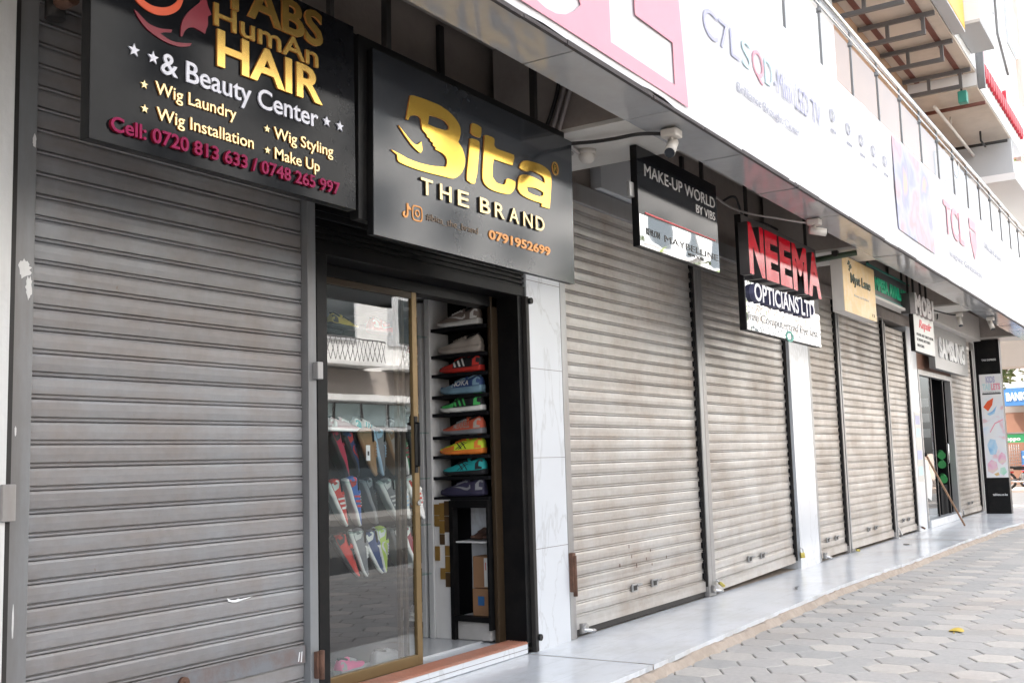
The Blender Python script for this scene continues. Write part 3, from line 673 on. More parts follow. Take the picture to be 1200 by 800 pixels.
def ragged(cx_, cz_, a, b, n=22): return [(cx_ + a * math.cos(2 * math.pi * k / n) * (.75 + .5 * random.random()), cz_ + b * math.sin(2 * math.pi * k / n) * (.75 + .5 * random.random())) for k in range(n)]
for cx_, cz_, a, b in ((2.468, 2.055, .026, .035), (2.487, 1.985, .013, .045), (2.498, 2.58, .007, .03), (2.444, 1.42, .004, .02), (2.45, .70, .004, .06), (2.447, .35, .003, .05)): pk.prism(ragged(cx_, cz_, a, b), -.0128, -.0122)
pk.build('peeled_paint', M['white_plaster'], A)
sc = MB(); sc.prism([(3.545, .66), (3.553, .645), (3.575, .637), (3.6, .634), (3.625, .637), (3.65, .641), (3.68, .644), (3.705, .649), (3.66, .6475), (3.63, .645), (3.615, .65), (3.595, .645), (3.57, .649)], .0285, .0295); sc.prism([(3.985, .30), (3.992, .30), (4.0, .345), (3.994, .345)], .0062, .0072); sc.prism([(4.004, .295), (4.012, .295), (4.016, .345), (4.01, .345)], .0062, .0072); sc.build('paint_smear', M['white_paint'], A)
bx('lock_box', (2.375, 2.43, -.05, -.013, 1.08, 1.22), M['guide_light'], A, .004)
bx('lock_box', (4.085, 4.125, -.05, -.013, 1.70, 1.79), M['guide_light'], A, .004)
MB().box(4.075, 4.125, -.04, -.013, .205, .335, .004).tube([(4.1, -.045, .2), (4.1, -.045, .34)], .014, 8).build('hinge', M['rust'], A)
B = shutter(6.74, 9.15, .05, 3.2, M['shutter_pale'], M['guide_light'], 'wide pale roller shutter with rust marks between the tiled pillar and the make-up sign', (.08, 0), (.075, 0), True, rusty=True, barmat=M['shutter_pale'])
MB().box(6.655, 6.70, -.045, -.013, .33, .6, .004).tube([(6.68, -.045, .3), (6.68, -.045, .58)], .016, 8).build('rusty_catch', M['rust'], B)
bx('threshold_gap', (6.75, 9.14, .03, .05, .001, .05), M['dark_steel'], B)
C_ = shutter(9.31, 11.66, .02, 3.2, M['shutter_pale'], M['guide_light'], 'pale roller shutter under the opticians sign, its bottom raised on the right', (.08, 0), (.0, 0), True, tilt=.05)
D_ = shutter(12.5, 13.66, .03, 3.2, M['shutter_warm'], M['guide_light'], 'narrow dusty roller shutter right after the second tiled pillar', (.06, 0), (.05, 0), True)
E_ = shutter(13.8, 16.05, .03, 3.15, M['shutter_warm'], M['guide_light'], 'wide dusty roller shutter under the mustard sign', (.05, 0), (.05, 0), True)
F_ = shutter(16.2, 17.5, .03, 3.1, M['shutter_warm'], M['guide_light'], 'narrow dusty roller shutter under the green lettered sign', (.05, 0), (.05, 0), True)
G_ = shutter(20.92, 23.2, .03, 3.2, M['shutter_warm'], M['guide_light'], 'dusty roller shutter between the glass door and the black totem', (.05, 0), (.05, 0), True)

for xa, xb in ((6.74, 11.7), (12.45, 17.52), (20.93, 23.3), (2.45, 4.1)): bx('light_stop', (xa, xb, .22, .26, .0, 3.19), M['interior_dark'], BLD)  # unseen dark sheets added behind the shutters to block leaking light
# padlocks at the foot of the guides
def padlock(x, y, z, label, mat, tilt, yaw=0):
    t = thing('padlock', (0, 0, 0), label, 'padlock', 'padlocks at the feet of the shutters')
    MB().box(-.028, .028, -.014, .014, -.045, .012, .006).build('body', mat, t)
    MB().tube([(-.018, 0, .01), (-.018, 0, .045), (-.012, 0, .058), (0, 0, .063), (.012, 0, .058), (.018, 0, .045), (.018, 0, .01)], .0055, 8).build('shackle', M['chrome'], t)
    t.location = (x, y, z); t.rotation_euler = (tilt, 0, yaw); return t
def bolt(x, label):
    t = thing('sliding_bolt', (x, -.03, .05), label, 'bolt', 'bolts at the feet of the shutters')
    MB().tube([(x - .04, -.05, .06), (x + .10, -.07, .035)], .014, 8).build('rod', M['chrome'], t)
    MB().box(x - .03, x + .03, -.045, -.013, .03, .10, .005).tube([(x, -.06, .07), (x, -.02, .07)], .028, 10).build('body', M['steel_lock'], t)
bolt(6.80, 'steel sliding bolt at the left foot of the wide rust marked shutter')
bolt(9.22, 'steel sliding bolt on the post between the two pale shutters')
bolt(12.56, 'steel sliding bolt at the foot of the narrow shutter after the second pillar')
padlock(9.35, -.035, .10, 'yellow green padlock beside the bolt between the two pale shutters', M['brass'], R(-50), R(40))
padlock(11.70, -.04, .16, 'yellow green padlock hanging at the second tiled pillar', M['brass'], R(-8), R(-30))
padlock(13.75, -.06, .03, 'brass padlock lying at the foot of the shutter below the mustard sign', M['brass'], R(-80), R(60))
padlock(16.14, -.05, .08, 'steel padlock at the foot between the mustard and green signs', M['steel_lock'], R(-20))
padlock(17.54, -.05, .06, 'rusty padlock against the third tiled pillar', M['rust'], R(-60), R(30))
padlock(20.86, -.06, .10, 'steel padlock at the right foot of the glass door', M['steel_lock'], R(-10))

# ------------------------------------------------------------------ the shoe shop
SH = thing('shoe_shop_front', (5.2, .1, 0), 'black framed shoe shop entrance with terracotta sill under the gold lettered sign', 'shop front')
bx('frame_post', (4.121, 4.20, -.012, .30, .0, 2.37), M['black_paint'], SH, .004)
MB().box(6.10, 6.16, .0, .17, .0, 2.37, .003).build('reveal', M['black_paint'], SH)
bx('guide_rail', (6.161, 6.199, -.03, .06, .0, 2.37), M['dark_steel'], SH, .004)
MB().tube([(6.205, -.045, .09), (6.205, -.015, .09)], .022, 10).tube([(6.205, -.05, 2.34), (6.205, -.02, 2.34)], .022, 10).build('lug', M['black_paint'], SH)
hb = MB()
hb.box(4.121, 6.199, .0, .3, 2.371, 2.44, .004); hb.box(4.121, 6.199, .02, .3, 2.441, 2.56, .004); hb.box(4.121, 6.199, .0, .3, 2.561, 3.68, .004)
for z in (2.46, 2.49, 2.52, 2.6, 2.68, 2.76, 2.84, 2.92, 3.0, 3.08): hb.box(4.125, 6.195, .003 if z < 2.56 else -.012, .03, z, z + .014)
hb.build('shutter_housing', M['black_paint'], SH)
bx('step', (4.121, 6.15, .0, .3, .0, .062), M['tile_white'], SH, .003)
nos = MB(); nos.box(4.201, 6.098, -.004, .164, .0625, .070)
for k in range(7): nos.box(4.201, 6.098, .004 + k * .022, .016 + k * .022, .0702, .0765)
nos.build('terracotta_nosing', M['terracotta'], SH)
bx('step_joint', (4.124, 6.15, -.0015, .001, .028, .031), M['joint'], SH)
bx('floor', (4.2, 6.9, .30, 3.2, -.02, .075), M['interior_floor'], SH)
bx('back_wall', (4.1, 6.95, 3.2, 3.3, 0, 2.6), M['interior_grey'], SH)
bx('left_wall', (4.0, 4.12, .301, 3.2, 0, 2.6), M['interior_dark'], SH)
bx('right_wall', (6.32, 6.45, .19, 3.2, 0, 2.6), M['interior_dark'], SH)
bx('ceiling', (4.12, 6.32, .301, 3.2, 2.41, 2.47), M['interior_white'], SH)
bx('door_jamb', (6.02, 6.099, .166, .20, .07, 2.37), M['bronze_dark'], SH, .004)
bx('jamb_trim', (6.008, 6.026, .16, .185, .071, 2.369), M['bronze_dark'], SH, .002)
bx('track_head', (4.201, 6.098, .166, .28, 2.30, 2.369), M['black_paint'], SH, .003)
# sliding glass door
GD = thing('sliding_glass_door', (4.8, .18, .08), 'bronze framed sliding glass door standing open in front of the shoe display', 'door')
MB().quad((4.22, .181, .12), (5.15, .181, .12), (5.15, .181, 2.275), (4.22, .181, 2.275)).build('pane', M['glass'], GD, rec=False)
MB().box(5.15, 5.198, .166, .19, .072, 2.30, .003).build('stile', M['bronze_alu'], GD)
bx('stile', (4.202, 4.235, .168, .198, .072, 2.30), M['bronze_dark'], GD, .003)
bx('bottom_rail', (4.236, 5.149, .166, .198, .072, .135), M['bronze_alu'], GD, .003)
bx('top_rail', (4.236, 5.149, .168, .198, 2.26, 2.299), M['bronze_dark'], GD, .003)
MB().tube([(5.165, .16, 1.24), (5.165, .142, 1.24), (5.165, .142, 1.50), (5.165, .16, 1.50)], .008, 8).box(5.15, 5.18, .160, .167, 1.2, 1.54).build('handle', M['black_paint'], GD)
MB().tube([(5.185, .166, 1.02), (5.185, .158, 1.02)], .018, 12).build('lock', M['chrome'], GD)
G2 = thing('sliding_glass_door', (4.95, .24, .08), 'dark framed second door leaf slid behind the bronze one', 'door')
for xx in (5.065, 5.12): bx('stile', (xx, xx + .025, .225, .25, .072, 2.30), M['bronze_dark'], G2, .002)
MB().quad((5.09, .238, .10), (5.12, .238, .10), (5.12, .238, 2.29), (5.09, .238, 2.29)).build('pane', M['glass_rail'], G2, rec=False)
# display: glass shelves behind the door
sh_z = [1.447, 1.166, .883, .584]
for z, wh in zip(sh_z, ('highest', 'second highest', 'third', 'lowest')):
    g = thing('glass_shelf', (4.66, .42, z), 'clear glass display shelf behind the sliding door, ' + wh + ' of four', 'shelf', 'glass shelves behind the sliding door')
    bx('pane', (4.22, 5.39, .235, .498, z - .008, z), M['glass_shelf'], g)
    for xx in (4.5, 5.3): MB().tube([(xx, .40, z - .018), (xx, .495, z - .018)], .008, 6).build('bracket', M['chrome'], g)
bx('display_backing', (4.13, 5.40, .50, .515, .076, 2.05), M['interior_dark'], SH); bx('display_edge', (5.401, 5.415, .49, .52, .45, 1.62), M['building_grey'], SH)

# right hand shelving for single shoes
UN = thing('shelf_unit', (6.15, .45, .08), 'tall shoe shelving of black boards with a white side panel inside the doorway', 'shelving')
bx('back_board', (6.20, 6.23, .20, .70, .98, 2.40), M['interior_dark'], UN)
bx('side_panel', (5.97, 6.199, .66, .70, .076, 2.40), M['interior_white'], UN)
rows_z = [2.187, 1.998, 1.866, 1.717, 1.594, 1.437, 1.303, 1.16, 1.022]
for z in rows_z: bx('shelf_board', (5.99, 6.199, .20, .659, z - .022, z), M['interior_dark'], UN)
mc = thing('mirror_cabinet', (6.05, .35, .08), 'black framed low cabinet with a mosaic side strip inside the doorway', 'cabinet')
cf = MB(); cf.box(5.97, 6.03, .49, .52, .076, 1.0); cf.box(5.97, 6.03, .20, .215, .15, 1.0); cf.box(5.97, 6.03, .216, .489, .95, 1.0); cf.box(5.97, 6.03, .216, .489, .20, .235)
cf.build('frame', M['black_paint'], mc)
bx('back_board', (6.29, 6.315, .20, .50, .20, .98), M['building_grey'], mc); bx('shelf_board', (6.0, 6.289, .217, .488, .715, .725), M['interior_white'], mc); bx('bottom_board', (6.032, 6.289, .217, .488, .2, .228), M['interior_white'], mc)
bx('plinth', (6.0, 6.28, .22, .488, .077, .196), M['stone'], mc, .006)
mo = thing('mosaic_post', (6.0, .6, .08), 'white post with a column of gold, brown and white mosaic tiles beside the low cabinet', 'post')
bx('post', (5.985, 6.05, .521, .655, .077, 1.005), M['mosaic_white'], mo)
for nm_, mt_ in (('mosaic_gold', 0), ('mosaic_brown', 1)):
    q = MB()
    random.seed(12)
    for c in range(3):
        zz = .42 + .05 * c
        while zz < .94:
            hgt = random.uniform(.07, .13); r_ = random.random()
            pick = 0 if r_ < .48 else (1 if r_ < .72 else 2)
            if pick == mt_: q.box(5.979, 5.984, .525 + c * .043, .566 + c * .043, zz, zz + hgt - .004)
            zz += hgt
    q.build('mosaic_tile', M[nm_], mo)
random.seed(21)
for k, (yy, z0_, dx, lab) in enumerate(((.22, .229, .0, 'brown cardboard box at the bottom of the low cabinet'), (.222, .412, .01, 'brown cardboard box with a white label, stacked upon another'))):
    c = thing('cardboard_box', (6.1, .3, z0_), lab, 'box', 'cardboard boxes in the low cabinet')
    bx('carton', (6.05 + dx, 6.24, yy, .395, z0_ + .001, z0_ + (.18 if k == 0 else .21)), M['cardboard'], c, .003)
    if k: bx('label', (6.055, 6.0585, .24, .30, z0_ + .01, z0_ + .2), M['paper'], c); lettering('print', '10', .288, 0, .25, .05, lambda u, v, w_: Vector((6.0545 - w_, u, z0_ + .12 + v)), .001, M['red_line'], c)
    else: bx('print', (6.047, 6.0495, .30, .35, z0_ + .07, z0_ + .13), M['bank_blue'], c)
wu = thing('shelf_unit', (6.1, 1.4, .08), 'deep white shoe shelving further inside the shop', 'shelving')
bx('side_panel', (5.97, 6.31, .73, .76, .077, 2.38), M['interior_white'], wu); bx('side_panel', (5.97, 6.31, 1.75, 1.78, .077, 2.38), M['interior_white'], wu)
for z in (.2, .56, .92, 1.28, 1.64, 2.0, 2.36): bx('shelf_board', (5.97, 6.31, .761, 1.749, z - .02, z), M['interior_white'], wu)
bx('back_board', (6.305, 6.318, .761, 1.749, .08, 2.36), M['interior_dark'], wu)

# ------------------------------------------------------------------ shoes
def mcol(name, c, r=.6): 
    if name not in M: M[name] = pbr(name, c, r, 0, .15, 25, .1, 200)
    return M[name]
def shoe(label, up, sole, mark=None, mtype='', accent=None, L=.30, chunky=1., group='shoes on display', text=None):
    t = thing('sneaker', (0, 0, 0), label, 'shoe', group)
    N = 18; SEG = 11
    def wd(s): return L * .165 * (max(0, math.sin(math.pi * min(1, (s * .86 + .1)))) ** .5) * (1 - .22 * math.exp(-((s - .42) / .16) ** 2))
    def sb(s): return .004 + (.014 * ((s - .75) / .25) ** 2 if s > .75 else (.006 * ((.12 - s) / .12) ** 2 if s < .12 else 0))
    def st(s): return L * (.105 * chunky - .035 * s) + (sb(s) - .004) * .8
    def tp(s):
        if s < .08: return L * (.24 + 1.2 * s)
        if s < .34: return L * (.336 - .30 * (s - .08))
        if s < .42: return L * (.258 + .35 * (s - .34))
        if s < .80: return L * (.286 - .30 * (s - .42))
        return L * .172 * math.sqrt(max(.05, 1 - .86 * ((s - .80) / .2) ** 2))
    def side(s, h):      # point on the visible side at height fraction h of the upper
        a = h * math.pi / 2
        z0_, z1_ = st(s), max(st(s) + .012, tp(s))
        return -wd(s) * .93 * (math.cos(a) ** .75 if math.cos(a) > 0 else 0), z0_ + (z1_ - z0_) * math.sin(a) ** .95
    # sole
    m = MB(); b = m.bm; rings = []
    for i in range(N + 1):
        s = .5 - .5 * math.cos(math.pi * i / N); x = s * L; w_ = wd(s) if 0 < i < N else wd(s) * .6
        rings.append([b.verts.new((x, y, z)) for y, z in ((-w_ * .92, sb(s)), (-w_ * 1.06, sb(s) + (st(s) - sb(s)) * .5), (-w_ * .98, st(s)), (w_ * .98, st(s)), (w_ * 1.06, sb(s) + (st(s) - sb(s)) * .5), (w_ * .92, sb(s)))])
    for A_, B_ in zip(rings, rings[1:]):
        for k in range(6): f = b.faces.new((A_[k], A_[(k + 1) % 6], B_[(k + 1) % 6], B_[k])); f.smooth = k in (0, 1, 3, 4)
    b.faces.new(rings[0]); b.faces.new(rings[-1][::-1]); m.build('sole', sole, t)
    # upper
    m = MB(); b = m.bm; rings = []
    for i in range(N + 1):
        s = .015 + .965 * (.5 - .5 * math.cos(math.pi * i / N)); row = []
        for k in range(SEG):
            h = 2 * k / (SEG - 1)
            y, z = side(s, h if h <= 1 else 2 - h)
            row.append(b.verts.new((s * L, y if h <= 1 else -y, z - .002)))
        rings.append(row)
    for A_, B_ in zip(rings, rings[1:]):
        for k in range(SEG - 1): f = b.faces.new((A_[k], A_[k + 1], B_[k + 1], B_[k])); f.smooth = True
    b.faces.new(rings[0]).smooth = True; b.faces.new(rings[-1][::-1])
    m.build('upper', up, t)
    # opening and laces
    q = MB(); pts = []
    for k in range(14):
        a = 2 * math.pi * k / 14; s = .2 + .15 * math.cos(a); pts.append((s * L, wd(s) * .42 * math.sin(a), tp(s) + .004 - abs(math.sin(a)) * L * .012))
    q.bm.faces.new([q.bm.verts.new(p) for p in pts]); q.tube([(x_, y_ * 1.1, z_ + .001) for x_, y_, z_ in pts], .006, 6, closed=True); q.build('collar', M['interior_dark'] if accent is None else accent, t)
    q = MB()
    for k in range(5):
        s = .40 + k * .055; q.tube([(s * L, -wd(s) * .45, side(s, .72)[1] + .003), (s * L + .004, 0, tp(s) + .004), (s * L, wd(s) * .45, side(s, .72)[1] + .003)], .004, 5)
    q.build('lace', accent or sole, t)
    def decal(polys, mt, nm):
        q = MB()
        for sgn in (-1, 1):
            for P_ in polys:
                vv = []
                for s, h in P_:
                    y, z = side(s, h); vv.append(q.bm.verts.new((s * L, sgn * (abs(y) + .0022), z)))
                q.bm.faces.new(vv)
        q.build(nm, mt, t)
    def strip(p, q_, wdt, n=5):
        out = []
        for i in range(n):
            a = i / n; c = (i + 1) / n
            f = lambda u, e: (p[0] + (q_[0] - p[0]) * u + e, p[1] + (q_[1] - p[1]) * u)
            out.append([f(a, -wdt), f(c, -wdt), f(c, wdt), f(a, wdt)])
        return out
    if mtype == 'stripes': decal(sum([strip((.36 + .1 * k, .06), (.44 + .085 * k, .62 - .05 * k), .021) for k in range(3)], []), mark, 'side_stripe')
    elif mtype == 'swoosh':
        top = [(.72, .12 + .0), (.6, .18), (.5, .24), (.4, .34), (.3, .46), (.16, .6)]; bot = [(.70, .1), (.6, .1), (.5, .12), (.42, .18), (.36, .3), (.34, .42)]
        C1 = [(.72, .55), (.6, .4), (.5, .3), (.42, .22), (.36, .2), (.31, .26), (.31, .4)]; C2 = [(.72, .55), (.6, .34), (.5, .2), (.42, .08), (.34, .06), (.27, .16), (.29, .42)]
        decal([[C1[i], C1[i + 1], C2[i + 1], C2[i]] for i in range(1, 6)] + [[C1[0], C1[1], C2[1]]], mark, 'side_swoosh')
    elif mtype == 'cross': decal(strip((.3, .3), (.66, .3), .0, 1) if False else sum([strip((.36 + .1 * k, .05), (.5 + .08 * k, .6), .013) for k in range(2)] + [strip((.52 + .06 * k, .05), (.34 + .06 * k, .5), .013) for k in range(2)], []), mark, 'side_cross')
    elif mtype == 'text':
        me = text_mesh(text, .02, 0.)
        xs = [v.co.x for v in me.vertices]; a0, a1 = min(xs), max(xs)
        for v in me.vertices:
            s = .66 - (v.co.x - a0) / (a1 - a0) * .4; y, z = side(s, .12 + .42 * v.co.y / CAPH); v.co = (s * L, abs(y) + .003, z)
        link_mesh('side_lettering', me, mark, t)
    # heel counter, eyestay panel and tongue
    panel = accent or mark or sole
    decal([[(.03 + i * .035, .03), (.065 + i * .035, .03), (.065 + i * .035, .66 - i * .10), (.03 + i * .035, .70 - i * .08)] for i in range(4)], panel, 'heel_counter')
    decal([[(.37 + i * .05, .60 - i * .02), (.42 + i * .05, .58 - i * .02), (.42 + i * .05, .86), (.37 + i * .05, .86)] for i in range(5)], panel if mtype != 'stripes' else up, 'eyestay')
    q = MB(); q.sphere((.37 * L, 0, tp(.38) - .004), .026, (1.0, .75, .75), 0, 10, 8); q.build('tongue', up, t)
    if accent is not None:
        decal([[(.62 + i * .05, .02), (.67 + i * .05, .02), (.67 + i * .05, .4), (.62 + i * .05, .38)] for i in range(6)] , accent, 'toe_guard')
    return t
def put(t, loc, rz=0., ry=0., rx=0., sc=1.):
    t.location = loc; t.rotation_euler = (rx, ry, rz); t.scale = (sc, sc, sc); return t
W_ = mcol('shoe white', (.68, .67, .64)); BK = mcol('shoe black', (.015, .015, .017)); TP = mcol('shoe taupe', (.22, .17, .145)); CR = mcol('shoe stone', (.36, .31, .27))
NV = mcol('shoe navy', (.03, .06, .17)); SB = mcol('shoe steel blue', (.17, .28, .36)); RD = mcol('shoe red', (.50, .03, .02)); GN = mcol('shoe green', (.06, .42, .10)); OR = mcol('shoe orange red', (.55, .10, .05))
NE = mcol('shoe neon', (.60, .72, .04)); OG = mcol('shoe orange', (.75, .20, .03)); TL = mcol('shoe teal', (.02, .36, .36)); PU = mcol('shoe midnight', (.025, .022, .05)); GY = mcol('shoe grey', (.20, .20, .21)); TN = mcol('shoe tan', (.30, .17, .08)); YL = mcol('shoe yellow', (.55, .42, .05)); PK = mcol('shoe pink', (.55, .06, .20)); BR = mcol('shoe brown', (.09, .045, .03)); GD_ = mcol('shoe forest', (.02, .14, .06)); LG = mcol('shoe lime', (.45, .60, .10)); SKY = mcol('shoe pale blue', (.40, .55, .70))
SHG = 'single shoes on the black shelves'
spec = [
 ('taupe sneaker with white sole and white side mark on the top black shelf', TP, W_, W_, 'swoosh', None, 1.0, None),
 ('stone grey chunky sneaker on the second black shelf from the top', CR, CR, CR, '', None, 1.25, None),
 ('black sneaker with white stripes and red front half on the third black shelf', BK, RD, W_, 'stripes', RD, 1.0, None),
 ('navy running shoe with pale lettering and steel blue sole', NV, SB, W_, 'text', SB, 1.3, 'HOKA'),
 ('black running shoe with green stripes and a white sole', BK, W_, GN, 'stripes', GN, 1.0, None),
 ('red and charcoal trail shoe with grey sole and lettering', OR, GY, CR, 'text', None, 1.05, 'MERRELL'),
 ('neon yellow running shoe with black crossed marks and orange sole', NE, OG, BK, 'cross', OG, 1.0, None),
 ('teal shoe with black marks on the eighth black shelf', TL, BK, BK, 'cross', None, 1.0, None),
 ('midnight purple shoe on the lowest black shelf', PU, PU, GY, 'swoosh', None, 1.0, None)]
for (lab, up, so, mk_, mt, ac, ch, tx), z in zip(spec, rows_z):
    s = shoe(lab, up, so, mk_, mt, ac, .355, ch, SHG, tx); put(s, (6.045 + random.uniform(-.008, .008), .262 + random.uniform(-.005, .005), z + .001), R(90 + random.uniform(-4, 4))); s.scale = (1.0, 1, 1.12)
# shoes in the deep white shelving
for i, (z, y, lab, up, so) in enumerate(((2.0, .80, 'maroon shoe with black toe', mcol('shoe maroon', (.22, .01, .03)), W_), (1.64, .80, 'mauve grey shoe', mcol('shoe mauve', (.30, .24, .28)), W_), (1.28, .8, 'white soled red shoe', RD, W_), (.92, .80, 'brown orange shoe', mcol('shoe rust', (.32, .09, .03)), BK), (.56, .80, 'black shoe', BK, BK), (.2, .8, 'dark grey shoe', GY, W_), (1.28, 1.02, 'white shoe standing behind a red one', W_, W_))):
    s = shoe(lab + ' on the deep white shelving', up, so, None, '', None, .28, 1, 'shoes in the deep white shelving'); put(s, (5.985, y + .06, z + .001), R(0 + random.uniform(-6, 6)))
for i, (y, lab) in enumerate(((.28, 'brown leather shoe inside the low cabinet, nearer the door'), (.38, 'brown leather shoe inside the low cabinet, nearer the mosaic post'))):
    s = shoe(lab, BR, BR, None, '', None, .24, 1, 'shoes inside the low cabinet'); put(s, (6.28, y, .727), R(180))
# shoes behind the glass: leaning in rows with the toe down to the right
GRP = 'shoes on the glass shelves'
def lean(x, y, z, lab, up, so, mk_=None, mt='', ac=None, ang=58, L=.29, yaw=8, roll=0):
    L *= 1.05; ang += random.uniform(-9, 7); yaw += random.uniform(-16, 12); roll += random.uniform(-14, 10)
    s = shoe(lab, up, so, mk_, mt, ac, L, 1, GRP)
    a = R(ang); s.rotation_mode = 'XYZ'
    # heel up on the left, toe down on the right, sole turned to the street side
    rot = Matrix.Rotation(R(yaw), 3, 'Z') @ Matrix.Rotation(a, 3, 'Y') @ Matrix.Rotation(R(roll), 3, 'X')
    s.rotation_euler = rot.to_euler('XYZ')
    low = min((rot @ Vector(v)).z for v in ((L, -.05, 0), (L, .05, 0), (L, .05, .05), (L * .9, 0, 0)))
    s.location = (x + .36, y - .08, z + .002 - low); return s
z2, z3, z4 = sh_z[1], sh_z[2], sh_z[3]
lean(4.24, .46, z2, 'crimson shoe leaning at the left end of the upper leaning row', mcol('shoe crimson', (.40, .02, .06)), BK, roll=25)
lean(4.35, .45, z2, 'dark navy suede shoe with red trim in the upper leaning row', NV, BK, RD, 'swoosh', roll=25)
lean(4.47, .44, z2, 'tan leather shoe with brown sole and a white price tag', TN, TN, None, '', roll=30)
lean(4.59, .44, z2, 'grey shoe with a pale blue sole in the upper leaning row', GY, SKY, None, '', roll=35)
lean(4.70, .43, z2, 'beige shoe with tan sole in the upper leaning row', CR, TN, None, '', roll=30)
lean(4.81, .43, z2, 'green and black shoe with maroon stripes and white sole', GD_, W_, mcol('shoe maroon', (.2, .01, .03)), 'stripes', roll=30)
lean(4.92, .44, z2, 'forest green shoe at the right end of the upper leaning row', GD_, BK, None, '', roll=20)
lean(4.22, .46, z3, 'red patterned shoe at the left end of the middle row', RD, W_, W_, 'stripes', roll=30)
lean(4.36, .45, z3, 'royal blue shoe with pale grey sole in the middle row', mcol('shoe royal', (.03, .10, .36)), W_, RD, 'stripes', roll=35)
lean(4.78, .44, z3, 'white shoe with pale blue stripes in the middle row', W_, W_, SKY, 'stripes', roll=30, ang=52)
lean(4.66, .44, z3, 'grey shoe with cream stripes in the middle row', GY, W_, W_, 'stripes', roll=30, ang=52)
lean(4.90, .44, z3, 'white shoe with red stripes in the middle row', W_, W_, RD, 'stripes', roll=30, ang=52)
lean(4.51, .45, z3, 'plain black shoe with grey sole in the middle row', BK, GY, None, '', roll=25)
lean(4.50, .45, z4, 'navy shoe with white sole in the lowest row', NV, W_, None, '', roll=30)
lean(4.86, .45, z4, 'maroon shoe at the right end of the lowest row', mcol('shoe maroon', (.2, .01, .03)), W_, None, '', roll=25)
lean(4.26, .46, z4, 'red and black shoe in the lowest row', RD, BK, None, '', roll=25)
lean(4.40, .45, z4, 'charcoal shoe with a pale grey sole in the lowest row', GY, W_, None, '', roll=40)
lean(4.60, .44, z4, 'lime and white running shoe in the lowest row', LG, W_, W_, 'swoosh', roll=35)
lean(4.75, .44, z4, 'black shoe with white side mark in the lowest row', BK, GY, W_, 'swoosh', roll=25)
for x, y, lab, up, so in ((4.36, .42, 'pale pink shoe lying flat on the top glass shelf', mcol('shoe blush', (.50, .34, .34)), W_), (4.62, .46, 'white shoe with mint trim lying flat on the top glass shelf', W_, W_), (4.9, .43, 'dark flat shoe lying at the right of the top glass shelf', GY, BK)):
    put(shoe(lab, up, so, TL if up is W_ else None, 'stripes' if up is W_ else '', None, .27, .9, GRP), (x + .24, y - .06, sh_z[0] + .001), R(random.uniform(-12, 12)))
put(shoe('pink and grey shoe on the shop floor behind the glass', PK, GY, None, '', None, .29, 1, 'shoes on the floor behind the glass'), (4.66, .36, .077), R(12))
put(shoe('dark shoe on the shop floor behind the glass', GY, GY, None, '', None, .29, 1, 'shoes on the floor behind the glass'), (4.98, .37, .077), R(-8))
g = thing('glass_shelf', (4.9, .42, 2.1), 'small clear glass shelf near the top of the door', 'shelf', 'glass shelves behind the sliding door'); bx('pane', (4.22, 5.39, .235, .498, 2.042, 2.05), M['glass_shelf'], g); MB().tube([(4.3, .40, 2.03), (4.3, .495, 2.03)], .008, 6).build('bracket', M['chrome'], g)
put(shoe('bright red shoe on the small top glass shelf', RD, RD, W_, 'swoosh', None, .29, 1, 'shoes on the small top glass shelf'), (4.98, .36, 2.051), R(5))
put(shoe('mustard and black shoe on the small top glass shelf', YL, BK, None, '', None, .27, 1, 'shoes on the small top glass shelf'), (4.62, .36, 2.051), R(5))
tg = thing('price_tag', (4.84, .263, 1.28), 'white price tag hanging in front of the tan shoe', 'tag'); bx('card', (4.82, 4.855, .262, .264, 1.28, 1.37), M['white_paint'], tg); bx('print', (4.83, 4.845, .2605, .2615, 1.31, 1.335), M['ink'], tg)

# ------------------------------------------------------------------ signs
def board(name, x0, x1, z0, z1, yf, yb, face, edge, label, cat='sign', bev=.003):
    t = thing(name, ((x0 + x1) / 2, yb, z0), label, cat)
    bx('box', (x0, x1, yf + .004, yb, z0, z1), edge, t, bev); bx('face', (x0 + .001, x1 - .001, yf, yf + .0038, z0 + .001, z1 - .001), face, t)
    return t
def place(t, loc, k, tilt=0):
    """hang a finished sign at its place: size factor and a slight forward lean"""
    t.location = loc; t.scale = (k, k, k); t.rotation_euler = (R(tilt), 0, 0)
# wig shop
T = board('shop_sign', 2.627, 4.245, 2.593, 3.60, -.18, -.12, M['sign_black'], M['black_paint'], 'black hair and beauty shop sign with gold, white and magenta lettering')
F = front_map(-.1805)
D = .012
lettering('lettering', 'TABS', 3.30, 3.40, 3.992, .17, F, D, M['gold_matt'], T, bold=.025, side=M['gold_side'])
lettering('lettering', 'HumAn', 3.267, 3.281, 3.955, .105, F, D, M['gold_matt'], T, bold=.01, side=M['gold_side'])
lettering('lettering', 'HAIR', 3.285, 3.096, 3.984, .165, F, D, M['gold_matt'], T, bold=.025, side=M['gold_side'])
lettering('lettering', '& Beauty Center', 2.974, 2.966, 3.955, .093, F, .008, M['silver_text'], T, bold=.012)
lettering('lettering', 'Wig Laundry', 2.944, 2.864, 3.404, .055, F, .008, M['gold_pale'], T, bold=.008, side=M['gold_side'])
lettering('lettering', 'Wig Installation', 2.952, 2.752, 3.512, .055, F, .008, M['gold_pale'], T, bold=.008, side=M['gold_side'])
lettering('lettering', 'Wig Styling', 3.644, 2.838, 4.064, .055, F, .008, M['gold_pale'], T, bold=.008, side=M['gold_side'])
lettering('lettering', 'Make Up', 3.649, 2.737, 3.962, .055, F, .008, M['gold_pale'], T, bold=.008, side=M['gold_side'])
lettering('lettering', 'Cell: 0720 813 633 / 0748 265 997', 2.718, 2.645, 4.104, .060, F, .016, M['magenta'], T, bold=.02, side=M['maroon'])
